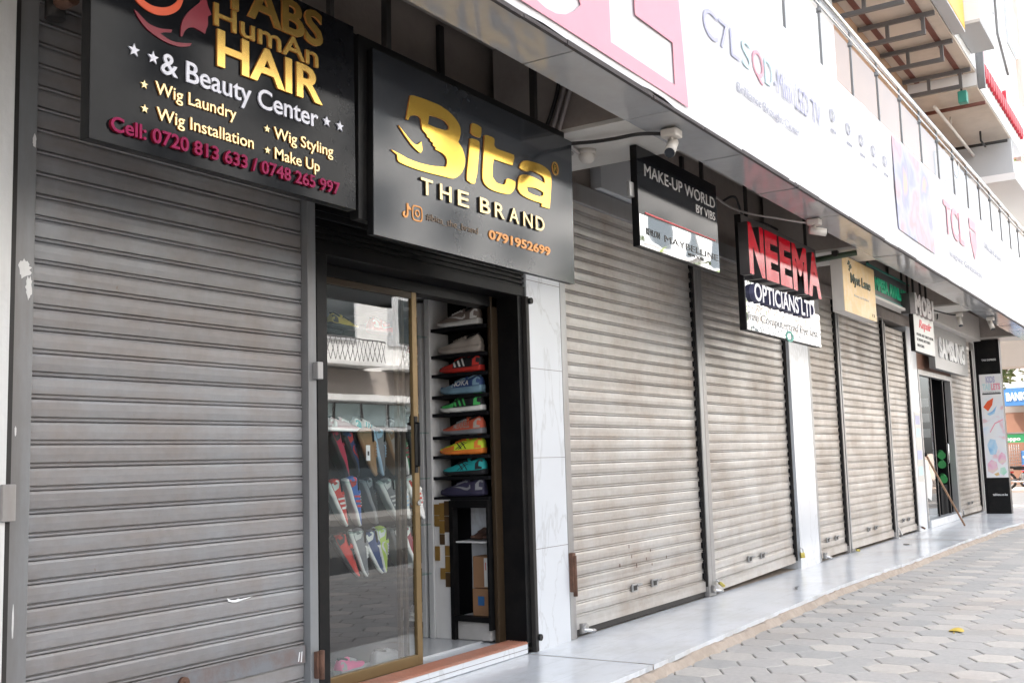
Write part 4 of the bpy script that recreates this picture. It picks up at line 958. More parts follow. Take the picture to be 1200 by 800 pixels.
for cx_, cz_ in ((2.834, 3.021), (2.932, 3.018), (4.019, 3.015), (4.119, 3.015)): shape('star', [star(cx_, cz_, .03, 90)], F, .008, M['silver_text'], T, sm=False)
for cx_, cz_ in ((2.887, 2.886), (2.89, 2.781), (3.599, 2.871), (3.601, 2.766)): shape('star', [star(cx_, cz_, .02, 90)], F, .008, M['gold_pale'], T, sm=False)
cres = [(2.838, 3.247), (2.86, 3.232), (2.896, 3.22), (2.936, 3.216), (2.977, 3.224), (3.018, 3.241), (3.055, 3.268), (3.078, 3.297), (3.093, 3.338), (3.094, 3.371), (3.082, 3.394), (3.068, 3.401), (3.073, 3.367), (3.064, 3.328), (3.045, 3.302), (3.017, 3.279), (2.985, 3.263), (2.949, 3.253), (2.913, 3.251), (2.877, 3.261), (2.853, 3.286), (2.846, 3.318), (2.825, 3.287), (2.825, 3.265)]
strand = [(2.834, 3.2), (2.85, 3.194), (2.874, 3.18), (2.905, 3.164), (2.945, 3.16), (2.982, 3.164), (3.032, 3.177), (3.028, 3.164), (2.991, 3.152), (2.968, 3.139), (3.0, 3.13), (3.037, 3.126), (3.084, 3.134), (3.141, 3.15), (3.132, 3.135), (3.084, 3.116), (3.033, 3.109), (2.982, 3.112), (2.937, 3.123), (2.892, 3.14), (2.861, 3.164), (2.843, 3.184)]
face = [(3.189, 3.361), (3.16, 3.33), (3.121, 3.289), (3.093, 3.247), (3.08, 3.203), (3.078, 3.163), (3.089, 3.165), (3.098, 3.189), (3.122, 3.215), (3.151, 3.227), (3.18, 3.225), (3.217, 3.219), (3.224, 3.243), (3.234, 3.267), (3.234, 3.308), (3.254, 3.323), (3.244, 3.34), (3.234, 3.356), (3.224, 3.385), (3.211, 3.405), (3.194, 3.391)]
shape('logo_crescent', [cres], F, .006, M['tangerine'], T); shape('logo_strand', [strand], F, .006, M['maroon'], T); shape('logo_face', [face], F, .006, M['maroon'], T)
for xx in (2.75, 4.1): bx('hanger', (xx - .015, xx + .015, -.16, -.13, 3.6, 4.37), M['dark_steel'], T)
place(T, (3.043, -0.547, 2.439), 0.886, 0)
# shoe brand sign
T = board('shop_sign', 4.40, 6.60, 2.49, 3.53, -.17, -.125, M['sign_slate'], M['black_paint'], 'slate grey shoe shop sign with mirror gold logo lettering')
bx('backing_frame', (4.33, 6.58, -.124, -.06, 2.57, 3.60), M['black_paint'], T, .004)
for xx in (4.6, 6.2): bx('hanger', (xx - .02, xx + .02, -.12, -.08, 3.601, 4.37), M['dark_steel'], T)
F = front_map(-.1705); D = .009
Bo = [(4.717, 3.348), (4.752, 3.356), (4.855, 3.363), (4.979, 3.366), (5.043, 3.359), (5.107, 3.345), (5.165, 3.32), (5.204, 3.286), (5.209, 3.243), (5.194, 3.203), (5.183, 3.186), (5.219, 3.161), (5.247, 3.119), (5.252, 3.072), (5.234, 3.028), (5.199, 2.988), (5.151, 2.958), (5.112, 2.946), (5.053, 2.942), (4.94, 2.935), (4.793, 2.928), (4.675, 2.93), (4.618, 2.935), (4.599, 2.945), (4.594, 2.973), (4.541, 2.99), (4.642, 2.979), (4.688, 2.972), (4.794, 2.97), (4.929, 2.981), (5.056, 3.003), (5.067, 3.031), (5.058, 3.06), (5.02, 3.079), (4.951, 3.086), (4.955, 3.099), (4.927, 3.107), (4.931, 3.12), (4.903, 3.125), (4.903, 3.136), (4.872, 3.144), (4.87, 3.155), (4.843, 3.168), (4.827, 3.179), (4.82, 3.204), (4.814, 3.233), (4.797, 3.244), (4.767, 3.244), (4.713, 3.224), (4.697, 3.199), (4.677, 3.198)]
Bh = [(4.895, 3.277), (4.977, 3.285), (5.059, 3.281), (5.091, 3.261), (5.088, 3.24), (5.051, 3.226), (4.974, 3.22), (4.906, 3.22), (4.881, 3.221)]
sw = [(4.607, 3.146), (4.669, 3.11), (4.726, 3.079), (4.762, 3.07), (4.792, 3.081), (4.816, 3.1), (4.825, 3.06), (4.814, 3.037), (4.794, 3.034), (4.737, 3.055), (4.669, 3.098)]
idot = [(5.328, 3.333), (5.35, 3.345), (5.406, 3.345), (5.434, 3.339), (5.435, 3.311), (5.424, 3.276), (5.402, 3.268), (5.346, 3.268), (5.319, 3.278)]
il = [(5.311, 3.239), (5.359, 3.247), (5.401, 3.244), (5.414, 3.227), (5.4, 3.145), (5.378, 3.026), (5.354, 2.964), (5.319, 2.957), (5.272, 2.967), (5.269, 2.991), (5.292, 3.121)]
tl = [(5.472, 3.299), (5.496, 3.305), (5.569, 3.306), (5.583, 3.288), (5.578, 3.258), (5.6, 3.244), (5.693, 3.246), (5.812, 3.25), (5.814, 3.231), (5.793, 3.175), (5.719, 3.171), (5.57, 3.167), (5.556, 3.122), (5.552, 3.047), (5.592, 3.021), (5.651, 3.019), (5.697, 3.03), (5.721, 3.069), (5.775, 3.076), (5.821, 3.073), (5.823, 3.052), (5.803, 3.013), (5.763, 2.982), (5.709, 2.969), (5.604, 2.961), (5.509, 2.967), (5.453, 2.993), (5.441, 3.04), (5.454, 3.166)]
al = [(5.941, 3.24), (6.023, 3.253), (6.139, 3.26), (6.223, 3.251), (6.273, 3.23), (6.288, 3.192), (6.278, 3.09), (6.257, 2.973), (6.205, 2.97), (6.151, 2.969), (6.156, 2.99), (6.056, 2.989), (5.959, 2.992), (5.88, 3.007), (5.85, 3.032), (5.862, 3.094), (5.895, 3.132), (5.968, 3.149), (6.066, 3.15), (6.199, 3.138), (6.2, 3.16), (6.176, 3.182), (6.101, 3.189), (6.019, 3.189), (5.977, 3.173), (5.921, 3.17), (5.877, 3.176), (5.892, 3.209)]
ah = [(5.963, 3.067), (6.062, 3.08), (6.144, 3.077), (6.181, 3.071), (6.176, 3.048), (6.125, 3.032), (6.034, 3.029), (5.978, 3.035)]
for nm_, lp in (('logo_letter', [Bo, Bh]), ('logo_swoosh', [sw]), ('logo_letter', [il]), ('logo_letter', [idot]), ('logo_letter', [tl]), ('logo_letter', [al, ah])):
    shape(nm_, lp, F, D, M['gold'], T, side=M['gold_side'])
shape('registered_mark', [ellipse(6.356, 3.277, .045, .048), ellipse(6.356, 3.277, .036, .039)], F, .006, M['gold'], T, side=M['gold_side'], sm=False)
lettering('lettering', 'R', 6.336, 3.255, 6.378, .045, F, .006, M['gold'], T)
for ch_, xa in zip('THEBRAND', (4.803, 4.985, 5.165, 5.40, 5.565, 5.735, 5.905, 6.06)):
    lettering('lettering', ch_, xa, 2.795, xa + .115, .092, F, .014, M['gold_pale'], T, bold=.012, side=M['bronze_dark'])
tk = [(4.683, 2.715), (4.695, 2.715), (4.702, 2.7), (4.722, 2.69), (4.722, 2.678), (4.697, 2.683), (4.697, 2.65), (4.684, 2.632), (4.662, 2.628), (4.645, 2.64), (4.647, 2.658), (4.665, 2.668), (4.667, 2.656), (4.658, 2.65), (4.666, 2.641), (4.679, 2.646), (4.683, 2.66)]
shape('social_icon', [tk], F, .005, M['orange_gold'], T, sm=False)
rr = lambda cx_, cz_, a, b, n=24: [(cx_ + a * (abs(math.cos(t)) ** .5) * math.copysign(1, math.cos(t)), cz_ + b * (abs(math.sin(t)) ** .5) * math.copysign(1, math.sin(t))) for t in [2 * math.pi * i / n for i in range(n)]]
shape('social_icon', [rr(4.78, 2.672, .048, .046), rr(4.78, 2.672, .04, .038), ellipse(4.78, 2.672, .022, .022), ellipse(4.78, 2.672, .014, .014)], F, .004, M['orange_gold'], T, sm=False)
lettering('lettering', '#bita_the_brand', 4.862, 2.652, 5.39, .038, F, .004, M['bronze_dim'], T)
lettering('lettering', '0791952699', 5.507, 2.645, 6.26, .055, F, .006, M['orange_gold'], T, bold=.03)
place(T, (4.888, -0.540, 2.352), 0.889, .8)
# make-up shop
T = board('shop_sign', 7.63, 9.30, 2.925, 3.75, -.2, -.14, M['sign_black'], M['black_paint'], 'black make-up shop sign with a mirrored lower band and red line')
F = front_map(-.2005)
band = [(7.635, 2.93), (9.295, 2.93), (9.295, 3.20), (7.635, 3.185)]
shape('mirror_band', [band], F, .003, M['mirror'], T, sm=False)
shape('red_line', [[(7.75, 3.203), (9.22, 3.213), (9.22, 3.221), (7.75, 3.217)]], F, .005, M['red_line'], T, sm=False)
lettering('lettering', 'MAKE-UP WORLD', 7.755, 3.52, 9.245, .098, F, .006, M['silver_dim'], T)
lettering('lettering', 'BY VIBS', 8.80, 3.405, 9.235, .075, F, .006, M['silver_dim'], T)
F = front_map(-.2037)
lettering('lettering', 'REVLON', 7.748, 3.035, 8.006, .055, F, .003, M['ink'], T)
lettering('lettering', 'MAYBELLINE', 8.10, 3.03, 9.266, .056, F, .003, M['ink'], T)
lettering('lettering', 'NEW YORK', 8.58, 2.985, 8.938, .026, F, .003, M['ink'], T)
bx('hinge_plate', (7.55, 7.629, -.17, -.14, 3.32, 3.44), M['guide_light'], T, .004)
hb_ = [bx('hanger', (xx - .015, xx + .015, -0.180, -0.150, 3.751, 4.575), M['dark_steel'], T) for xx in (7.88, 9.05)]
place(T, (7.077, -0.749, 2.650), 0.836, .3)
# opticians
T = board('shop_sign', 9.93, 12.33, 2.455, 3.60, -.2, -.13, M['letter_side'], M['black_paint'], 'opticians sign with glossy red block letters above a mirrored lower panel')
bx('mirror_panel', (9.94, 12.32, -.2045, -.2005, 2.46, 3.02), M['mirror_wavy'], T)
for ch_, xa, xb in zip('NEEMA', (9.83, 10.30, 10.73, 11.14, 11.66), (10.26, 10.68, 11.10, 11.64, 12.13)):
    lettering('block_letter', ch_, xa, 3.015, xb, .445, front_map(-.2005), .10, M['red_gloss'], T, bold=.05, side=M['letter_side'])
lettering('block_letter', 'OPTICIANS LTD', 10.05, 2.757, 11.98, .168, front_map(-.205), .05, M['letter_white'], T, bold=.02, side=M['letter_blue'])
lettering('lettering', 'free Computerized Eye test', 9.96, 2.56, 12.22, .085, front_map(-.2048), .003, M['sign_midgrey'], T)
shape('printed_circle', [ellipse(11.2, 2.49, .13, .06), ellipse(11.2, 2.49, .08, .035)], front_map(-.2048), .003, M['teal_paint'], T, sm=False)
hb_ = [bx('hanger', (xx - .015, xx + .015, -0.180, -0.150, 3.601, 4.391), M['dark_steel'], T) for xx in (10.18, 12.08)]
place(T, (9.850, -0.558, 2.316), 0.885, 0)
# mustard sign
T = board('shop_sign', 13.43, 14.98, 3.0, 3.72, -.2, -.05, M['mustard'], M['cream_edge'], 'weathered mustard yellow shop sign in a cream box')
F = front_map(-.2005)
lettering('lettering', 'Myst Lane', 13.77, 3.40, 14.72, .12, F, .008, M['green_dark'], T, bold=.02)
shape('leaf_emblem', [[(13.66, 3.62), (13.72, 3.68), (13.78, 3.66), (13.74, 3.62)], [(13.72, 3.6), (13.80, 3.64), (13.85, 3.6), (13.77, 3.57)], [(13.70, 3.56), (13.76, 3.59), (13.74, 3.54)]], F, .006, M['green_dark'], T)
lettering('lettering', 'beauty and fashion', 13.9, 3.235, 14.6, .035, F, .003, M['cream_edge'], T)
lettering('lettering', '1 X', 14.75, 3.05, 14.88, .04, F, .003, M['ink'], T)
place(T, (11.932, -0.659, 2.720), 0.840, 0)
# green lettered sign
T = board('shop_sign', 15.0, 17.52, 3.43, 3.83, -.1, -.02, M['sign_grey'], M['sign_grey'], 'long dark grey sign with bright green lettering')
tr = MB(); tr.box(15.0, 17.52, -.115, -.101, 3.815, 3.84); tr.box(15.0, 17.52, -.12, -.101, 3.40, 3.44); tr.build('green_trim', M['teal_paint'], T)
bx('light_ledge', (15.0, 17.52, -.16, -.02, 3.36, 3.398), M['cream_edge'], T)
lettering('lettering', 'MPESA AVAILABLE', 15.40, 3.52, 17.46, .17, front_map(-.1005), .01, M['green_sign'], T, bold=.04)
hb_ = [bx('hanger', (xx - .015, xx + .015, -0.070, -0.040, 3.831, 4.483), M['dark_steel'], T) for xx in (15.25, 17.27)]
place(T, (13.984, -0.557, 3.125), 0.860, 0)
# phone shop block letters and poster
T = thing('shop_sign', (17.85, -.1, 3.35), 'grey block letter phone shop sign above the small poster board', 'sign')
bx('back_board', (17.12, 18.52, -.18, -.05, 3.345, 3.66), M['letter_side'], T)
for ch_, xa, xb in zip('MOBI', (17.15, 17.6, 18.0, 18.36), (17.55, 17.97, 18.32, 18.5)):
    lettering('block_letter', ch_, xa, 3.365, xb, .275, front_map(-.1805), .08, M['mobi_block'], T, bold=.06, side=M['mobi_block'])
hb_ = [bx('hanger', (xx - .015, xx + .015, -0.130, -0.100, 3.661, 4.521), M['dark_steel'], T) for xx in (17.37, 18.27)]
place(T, (15.173, -0.663, 3.035), .85)
T = board('poster_board', 17.02, 18.43, 2.75, 3.33, -.25, -.18, M['paper'], M['black_paint'], 'pale poster board with red script and black lines below the block letters')
F = front_map(-.2505)
lettering('lettering', 'Repair', 17.35, 3.14, 18.25, .12, F, .005, M['red_line'], T, bold=.03, shear=.3)
for z, s_ in ((3.0, 'PHONE AND TABLET REPAIR'), (2.92, 'SCREENS, BATTERIES'), (2.83, 'UNLOCKING')): lettering('lettering', s_, 17.15, z, 17.15 + .052 * len(s_), .04, F, .003, M['ink'], T, bold=.01)
hb_ = [bx('hanger', (xx - .015, xx + .015, -0.230, -0.200, 3.331, 4.483), M['dark_steel'], T) for xx in (17.27, 18.18)]
place(T, (15.244, -0.694, 2.540), 0.860, 0)
# electronics shop
T = board('shop_sign', 18.64, 21.55, 2.58, 3.335, -.2, -.10, M['sign_midgrey'], M['guide_grey'], 'mid grey electronics shop sign with white block lettering over the glass door')
lettering('block_letter', 'SAMSUNG', 18.95, 2.80, 21.2, .30, front_map(-.2005), .02, M['white_paint'], T, bold=.055)
bx('stand_off', (19.2, 19.3, -.099, -.0, 3.1, 3.2), M['dark_steel'], T)
# glass door of the electronics shop
GD3 = thing('glass_shop_front', (19.45, .0, 0), 'aluminium framed glass door with dark interior under the mid grey sign', 'door')
fr = MB(); fr.box(18.14, 18.21, -.02, .08, 0, 2.55); fr.box(20.72, 20.86, -.02, .08, 0, 2.55); fr.box(18.211, 20.719, -.02, .08, 2.47, 2.55); fr.build('frame', M['guide_light'], GD3)
bx('lintel', (18.14, 20.86, .0, .3, 2.551, 3.19), M['brown_door'], GD3)
MB().quad((18.22, .033, .13), (19.25, .033, .13), (19.25, .033, 2.465), (18.22, .033, 2.465)).build('pane', M['glass'], GD3, rec=False)
for xx in (19.25, 20.2): bx('stile', (xx, xx + .05, .02, .06, .13, 2.465), M['black_paint'], GD3)
MB().tube([(20.02, -.01, 1.0), (20.02, -.04, 1.02), (20.02, -.04, 1.33), (20.02, -.01, 1.35)], .014, 8).build('handle', M['chrome'], GD3)
bx('threshold', (18.2, 20.72, -.05, .3, .001, .12), M['tile_white'], GD3)
bx('interior_wall', (18.14, 20.86, 1.6, 1.7, .0, 2.55), M['interior_dark'], GD3); bx('interior_side', (18.05, 18.139, .31, 1.6, 0, 2.55), M['interior_dark'], GD3); bx('interior_side', (20.80, 20.859, .081, 1.6, 0, 2.55), M['interior_dark'], GD3)
bx('interior_ceiling', (18.14, 20.86, .301, 1.599, 2.551, 2.6), M['interior_dark'], GD3)
for z, lab in ((2.0, 'highest'), (1.72, 'middle'), (1.44, 'lowest')):
    f_ = thing('framed_picture', (20.0, .9, z), 'small framed picture behind the glass door, ' + lab + ' of three', 'picture', 'framed pictures behind the glass door'); bx('frame', (20.775, 20.799, .35, .65, z, z + .22), M['black_paint'], f_); bx('print', (20.771, 20.7745, .39, .61, z + .03, z + .19), M['building_grey'], f_)
for k, (xx, zz) in enumerate(((20.3, .98), (20.35, .72), (20.32, 1.14))):
    tag(MB().tube([(xx - .2, .10, zz), (xx + .3, .22, zz + .03)], .07, 10).build('carpet_roll', M['green_light'], None, (xx, .5, zz)), 'bright green rolled mat behind the glass door, ' + ('middle', 'lowest', 'highest')[k] + ' of the pile', 'roll', 'green rolls behind the glass door')
tag(MB().box(19.85, 20.7, .10, .6, .02, .62).build('display_table', M['interior_dark'], None, (19.9, .5, 0)), 'dark low table under the green rolls behind the glass door', 'table')
st = thing('broom', (18.9, -.25, 0), 'wooden broom stick leaning against the glass door frame', 'broom'); MB().tube([(18.25, -.03, 1.16), (18.9, -.42, .002)], .016, 8).build('handle', M['wood'], st)
MB().tube([(18.235, -.021, 1.187), (18.25, -.03, 1.16)], .03, 8).build('head', M['black_paint'], st)
ps = thing('door_poster', (17.9, -.02, .9), 'pastel poster stuck on the third tiled pillar', 'poster'); bx('sheet', (17.68, 18.08, -.0165, -.013, .75, 1.85), M['paper'], ps)
for z, c in ((1.65, 'banner_lilac'), (1.45, 'banner_aqua'), (1.1, 'banner_blue'), (.85, 'banner_aqua')): bx('print', (17.72, 18.02, -.0185, -.017, z, z + .14), M[c], ps)
ss = thing('window_sticker', (18.5, .02, .7), 'white rounded sticker on the lower part of the glass door', 'sticker'); shape('sheet', [[(18.28, .5), (18.7, .42), (18.85, .7), (18.6, 1.05), (18.4, 1.1), (18.3, 1.0)]], front_map(.0275), .002, M['white_paint'], ss)
# totem
T = thing('totem_sign', (22.44, -.42, 0), 'tall black totem sign with a white tablet poster at the end of the shop row', 'sign')
bx('body', (22.404, 22.62, -.635, -.19, .0, 3.33), M['black_paint'], T, .006)
bx('poster', (22.397, 22.4035, -.634, -.245, .68, 2.66), M['white_paint'], T)
bx('poster_picture', (22.3962, 22.3968, -.630, -.25, .70, 2.22), M['poster_print'], T)
bx('side_band', (22.398, 22.4035, -.252, -.20, .02, 3.3), M['black_matt'], T)
S_ = side_map(22.3965)
for s_, xa, xb, z, c in (('KIDS', .36, .52, 2.50, 'banner_lilac'), ('TAB', .29, .44, 2.36, 'banner_aqua'), ('LETS', .445, .61, 2.36, 'banner_pink')): lettering('lettering', s_, xa, z, xb, .11, S_, .002, M[c], T, bold=.05)
lettering('lettering', 'learning made fun for kids', .29, 2.305, .60, .022, S_, .002, M['ink'], T); bx('print', (22.395, 22.3968, -.61, -.28, 2.27, 2.295), M['ink'], T)
shape('print', [[(.28, 2.03), (.36, 2.14), (.47, 2.20), (.44, 2.06), (.36, 1.95)]], side_map(22.3958), .002, M['tangerine'], T)
shape('print', [[(.34, 1.9), (.44, 1.95), (.52, 2.05), (.47, 1.90), (.38, 1.86)]], side_map(22.3958), .002, M['print_blue'], T)
shape('print', [[(.36, 1.55), (.46, 1.72), (.61, 1.79), (.61, 1.77), (.47, 1.70), (.375, 1.54)]], side_map(22.3958), .002, M['banner_pink'], T)
for pts, c in (([(.30, 1.30), (.36, 1.42), (.45, 1.40), (.48, 1.25), (.44, 1.12), (.34, 1.12)], 'print_blue'), ([(.47, 1.08), (.54, 1.16), (.60, 1.12), (.61, .98), (.54, .92), (.48, .97)], 'print_pink'), ([(.28, .95), (.35, 1.02), (.44, .98), (.46, .84), (.36, .76), (.28, .80)], 'print_pink'), ([(.50, .86), (.58, .88), (.61, .78), (.55, .72), (.49, .76)], 'print_mint'), ([(.38, .75), (.46, .78), (.48, .73), (.42, .71)], 'mustard')):
    shape('print', [pts], side_map(22.3958), .002, M[c], T)
S_ = side_map(22.4035)
lettering('lettering', 'TAB EXPRESS', .31, 2.92, .57, .035, S_, .002, M['white_paint'], T, bold=.02); lettering('lettering', 'tablets.co.ke', .33, .34, .59, .04, S_, .002, M['white_paint'], T, bold=.02)

# ------------------------------------------------------------------ cameras, cables, fittings under the canopy
def cctv(x, y, z, label, aim):
    t = thing('security_camera', (x, y, z), label, 'camera', 'security cameras under the canopy')
    MB().box(x - .055, x + .055, y - .055, y + .055, z - .06, z - .006, .01).build('junction_box', M['cctv_white'], t)
    a = Vector(aim).normalized(); c = Vector((x, y, z - .11))
    MB().tube([(x, y, z - .06), (x, y, z - .1), tuple(c + a * .02)], .014, 8).build('arm', M['cctv_white'], t)
    b = MB().tube([tuple(c - a * .05), tuple(c + a * .10)], .036, 14).build('body', M['cctv_white'], t)
    MB().tube([tuple(c + a * .101), tuple(c + a * .108)], .033, 14).build('lens', M['lens'], b)
cctv(6.20, -1.14, 3.335, 'pale security camera hanging near the make-up sign, nearest the camera', (-.75, -.15, -.65))
cctv(9.45, -1.06, 3.335, 'pale security camera hanging in front of the opticians sign', (.5, -.75, -.15))
cctv(17.6, -.80, 3.335, 'pale security camera hanging above the mid grey sign', (-.3, -.2, -.9))
cctv(18.55, -1.10, 3.335, 'dark pale security camera at the far end of the canopy', (-.3, -.3, -.9))
def cable(pts, r, mat, label, cat='cable', grp=None, name='cable'):
    pts = [Vector(p) for p in pts]; out = []
    for i in range(len(pts) - 1):
        p0 = pts[max(i - 1, 0)]; p1 = pts[i]; p2 = pts[i + 1]; p3 = pts[min(i + 2, len(pts) - 1)]
        for k in range(6):
            t = k / 6; out.append(.5 * ((2 * p1) + (-p0 + p2) * t + (2 * p0 - 5 * p1 + 4 * p2 - p3) * t * t + (-p0 + 3 * p1 - 3 * p2 + p3) * t ** 3))
    out.append(pts[-1])
    return tag(MB().tube(out, r, 8).build(name, mat, None, out[0]), label, cat, grp)
cable([(5.845, -.52, 4.02), (5.848, -.53, 3.7), (5.85, -.45, 3.46), (5.88, -.37, 3.36), (5.95, -.40, 3.318), (6.05, -.60, 3.312), (6.08, -.78, 3.308), (6.12, -.95, 3.318), (6.2, -1.08, 3.315)], .013, M['cable_black'], 'black cable running under the beam to the nearest security camera')
for dy, wh in ((0, 'left one of the pair'), (-.05, 'right one of the pair')):
    cable([(5.85, -.60 + dy, 4.02), (5.85, -.58 + dy, 3.7), (5.85, -.50 + dy, 3.46), (5.89, -.44 + dy, 3.35), (6.05, -.42 + dy, 3.322), (6.25, -.38 + dy, 3.322)], .014, M['cable_grey'], 'grey conduit bending round the beam above the gold lettered sign, ' + wh, 'conduit', 'grey conduits at the nearest beam', 'conduit')
dm = thing('alarm_dome', (6.34, -.52, 3.34), 'small white dome fitting under the nearest beam', 'dome'); MB().sphere((6.3, -.47, 3.30), .06, (1, 1, .9)).build('dome', M['cctv_white'], dm); MB().tube([(6.3, -.47, 3.343), (6.3, -.47, 3.31)], .064, 14).build('base', M['cctv_white'], dm)
ec = MB().tube([(6.35, -.2, 3.34), (6.35, -.2, 3.31)], .07, 14).build('ceiling_rose', M['cctv_white'], None, (6.35, -.2, 3.34)); tag(ec, 'flat white round junction plate beside the dome', 'plate')
tag(MB().tube([(6.4 + .045 * math.cos(a * .52), -.19, 3.25 + .065 * math.sin(a * .52)) for a in range(12)], .010, 8, closed=True).build('cable_loop', M['cable_grey'], None, (6.4, -.19, 3.2)), 'pale loop of conduit hanging under the round plate', 'cable')
cable([(7.9, -.05, 3.62), (8.6, -.2, 3.72), (8.9, -.5, 3.42), (9.2, -.85, 3.32), (9.45, -1.02, 3.30)], .010, M['cable_grey'], 'thin grey cable drooping to the camera before the opticians sign')
cable([(9.5, -.18, 3.64), (9.8, -.2, 3.74), (10.2, -.14, 3.62), (10.9, -.14, 3.66), (11.8, -.15, 3.62), (12.3, -.12, 3.5)], .012, M['cable_black'], 'black cable lying over the top of the opticians sign')
cable([(11.9, -.1, 3.58), (12.1, -.14, 3.42), (12.5, -.14, 3.40), (12.75, -.1, 3.6)], .014, M['white_paint'], 'white cable loop hanging beside the opticians sign')
cable([(16.9, -.55, 3.33), (17.4, -.7, 3.3), (17.6, -.78, 3.30)], .012, M['cable_black'], 'black cable to the security camera above the mid grey sign')
cable([(18.0, -.36, 3.76), (18.15, -.38, 3.4), (18.4, -.3, 3.34), (18.7, -.21, 3.4)], .01, M['cable_black'], 'black cable dangling behind the block letter sign')
tb = thing('floodlight', (11.2, -.75, 3.3), 'dark tube light hung under the second beam', 'light'); MB().tube([(11.25, -.95, 3.31), (11.1, -.55, 3.26)], .03, 10).build('tube', M['green_dark'], tb); bx('clip', (11.14, 11.2, -.78, -.72, 3.28, 3.342), M['dark_steel'], tb)
pp = thing('wall_pipe', (2.62, -.08, 3.1), 'short rusty pipe stub at the top of the left guide rail', 'pipe'); MB().tube([(2.56, -.02, 3.16), (2.56, -.16, 3.16)], .03, 10).build('stub', M['rust'], pp); MB().tube([(2.56, -.04, 3.1), (2.56, -.04, 3.18)], .04, 10).build('clamp', M['dark_steel'], pp)

# ------------------------------------------------------------------ litter
lf = MB(); b = lf.bm; n = 12
ring = [b.verts.new((8.53 + .085 * math.cos(2 * math.pi * k / n), -2.19 + .055 * math.sin(2 * math.pi * k / n), -.072 + .008 * math.cos(4 * math.pi * k / n))) for k in range(n)]; c = b.verts.new((8.53, -2.19, -.06))
for k in range(n): b.faces.new((ring[k], ring[(k + 1) % n], c)).smooth = True
lf.tube([(8.44, -2.19, -.07), (8.40, -2.2, -.074)], .004, 5)
tag(lf.build('fallen_leaf', M['leaf_yellow'], None, (8.53, -2.19, -.075)), 'yellow fallen leaf lying on the hexagonal pavers', 'leaf')
for k, (x, y, a) in enumerate(((9.94, -.54, .3), (9.96, -.50, .9))):
    pass
q = MB()
for k in range(5):
    a = k * .7; q.tube([(9.9 + .03 * k, -.56 + .01 * k, .004), (9.96 + .03 * k, -.52 + .012 * math.sin(a), .014), (10.03 + .02 * k, -.50, .005)], .004, 5)
tag(q.build('litter', M['guide_grey'], None, (9.94, -.54, 0)), 'small scrap of grey litter on the white apron', 'litter')
tag(MB().box(15.0, 15.09, -.42, -.34, .001, .012, .004).build('drain_cover', M['steel_lock'], None, (15.05, -.38, 0)), 'small metal plate on the apron before the mustard sign', 'plate')

# ------------------------------------------------------------------ trees and plants
def tree(name, base, h, r, label, grp, n=900, lm='leaf', cz=.68, trunk_r=.14, leaf=.16):
    t = thing(name, base, label, 'tree' if name == 'street_tree' else 'plant', grp); bxx, byy, bz = base
    m = MB(); top = (bxx + .1, byy, bz + h * cz); m.tube([(bxx, byy, bz), (bxx + .05, byy, bz + h * .3), top], [trunk_r, trunk_r * .75, trunk_r * .4], 8)
    cl = []
    for k in range(11):
        a = k * 2.4; rr_ = r * (.35 + .55 * random.random()); c = Vector((bxx + rr_ * math.cos(a), byy + rr_ * math.sin(a), bz + h * cz + random.uniform(-.5, .75) * r)); cl.append(c)
        s0 = Vector((bxx + .05, byy, bz + h * (.3 + .25 * random.random()))); m.tube([tuple(s0), tuple((s0 + c) / 2 + Vector((0, 0, .1 * r))), tuple(c)], [trunk_r * .35, trunk_r * .22, trunk_r * .08], 5)
    m.build('trunk', M['bark'], t)
    m = MB(); b = m.bm
    for k in range(n):
        c = random.choice(cl); d = Vector((random.gauss(0, 1), random.gauss(0, 1), random.gauss(0, .8))) * r * .27; p = c + d
        u = Vector((random.gauss(0, 1), random.gauss(0, 1), random.gauss(0, .6))).normalized(); v = u.cross(Vector((random.gauss(0, 1), random.gauss(0, 1), random.gauss(0, 1)))).normalized(); s = leaf * random.uniform(.6, 1.3)
        f = b.faces.new([b.verts.new(p + w_) for w_ in (-u * s, v * s * .45, u * s, -v * s * .45)]); f.material_index = random.random() < .4
    m.build('crown', [M[lm], M['leaf_light']], t, rec=False)
tree('street_tree', (40.5, 2.3, -.2), 6.6, 1.5, 'green street tree between the canopy end and the bank building', 'street trees at the corner', 1900, trunk_r=.08, leaf=.14)
tree('street_tree', (30, -11.8, -.1), 8, 2.6, 'leafy street tree on the far side of the road', 'street trees across the road', 1600, leaf=.22)

# ------------------------------------------------------------------ the bank across the side road
BK_ = thing('bank_building', (46, 6, 0), 'tan bank building with a blue fascia across the side road', 'building')
bx('wall', (46.5, 56, -3.5, 20, -.3, 3.3), M['building_peach'], BK_); bx('wall', (46.3, 56, -3.5, 20, 3.301, 13.0), M['building_white'], BK_)
for y in (1.2, 4.4, 7.6): bx('pier', (46.32, 46.499, y, y + .7, -.2, 2.75), M['building_tan'], BK_)
for y in (2.1, 5.3): bx('doorway', (46.44, 46.499, y, y + 1.9, -.2, 2.6), M['brown_door'], BK_)
for z in (5.2, 8.2):
    for y in (-2.5, .2, 2.9, 5.6): w_ = bx('window', (46.25, 46.299, y, y + 1.7, z, z + 1.5), M['building_tan'], BK_); bx('pane', (46.244, 46.249, y + .1, y + 1.6, z + .1, z + 1.4), M['window_dark'], w_)
for z in (4.4, 7.3, 10.4): bx('ledge', (45.9, 46.299, -3.5, 20, z, z + .25), M['building_white'], BK_)
T = thing('fascia_sign', (46, 1.5, 2.8), 'blue bank fascia sign with white capitals', 'sign'); bx('board', (46.0, 46.29, -3, 2.75, 2.85, 3.55), M['bank_blue'], T, .01)
lettering('lettering', 'BANK', -2.62, 3.06, -1.93, .30, side_map(45.999), .02, M['white_paint'], T, bold=.02)
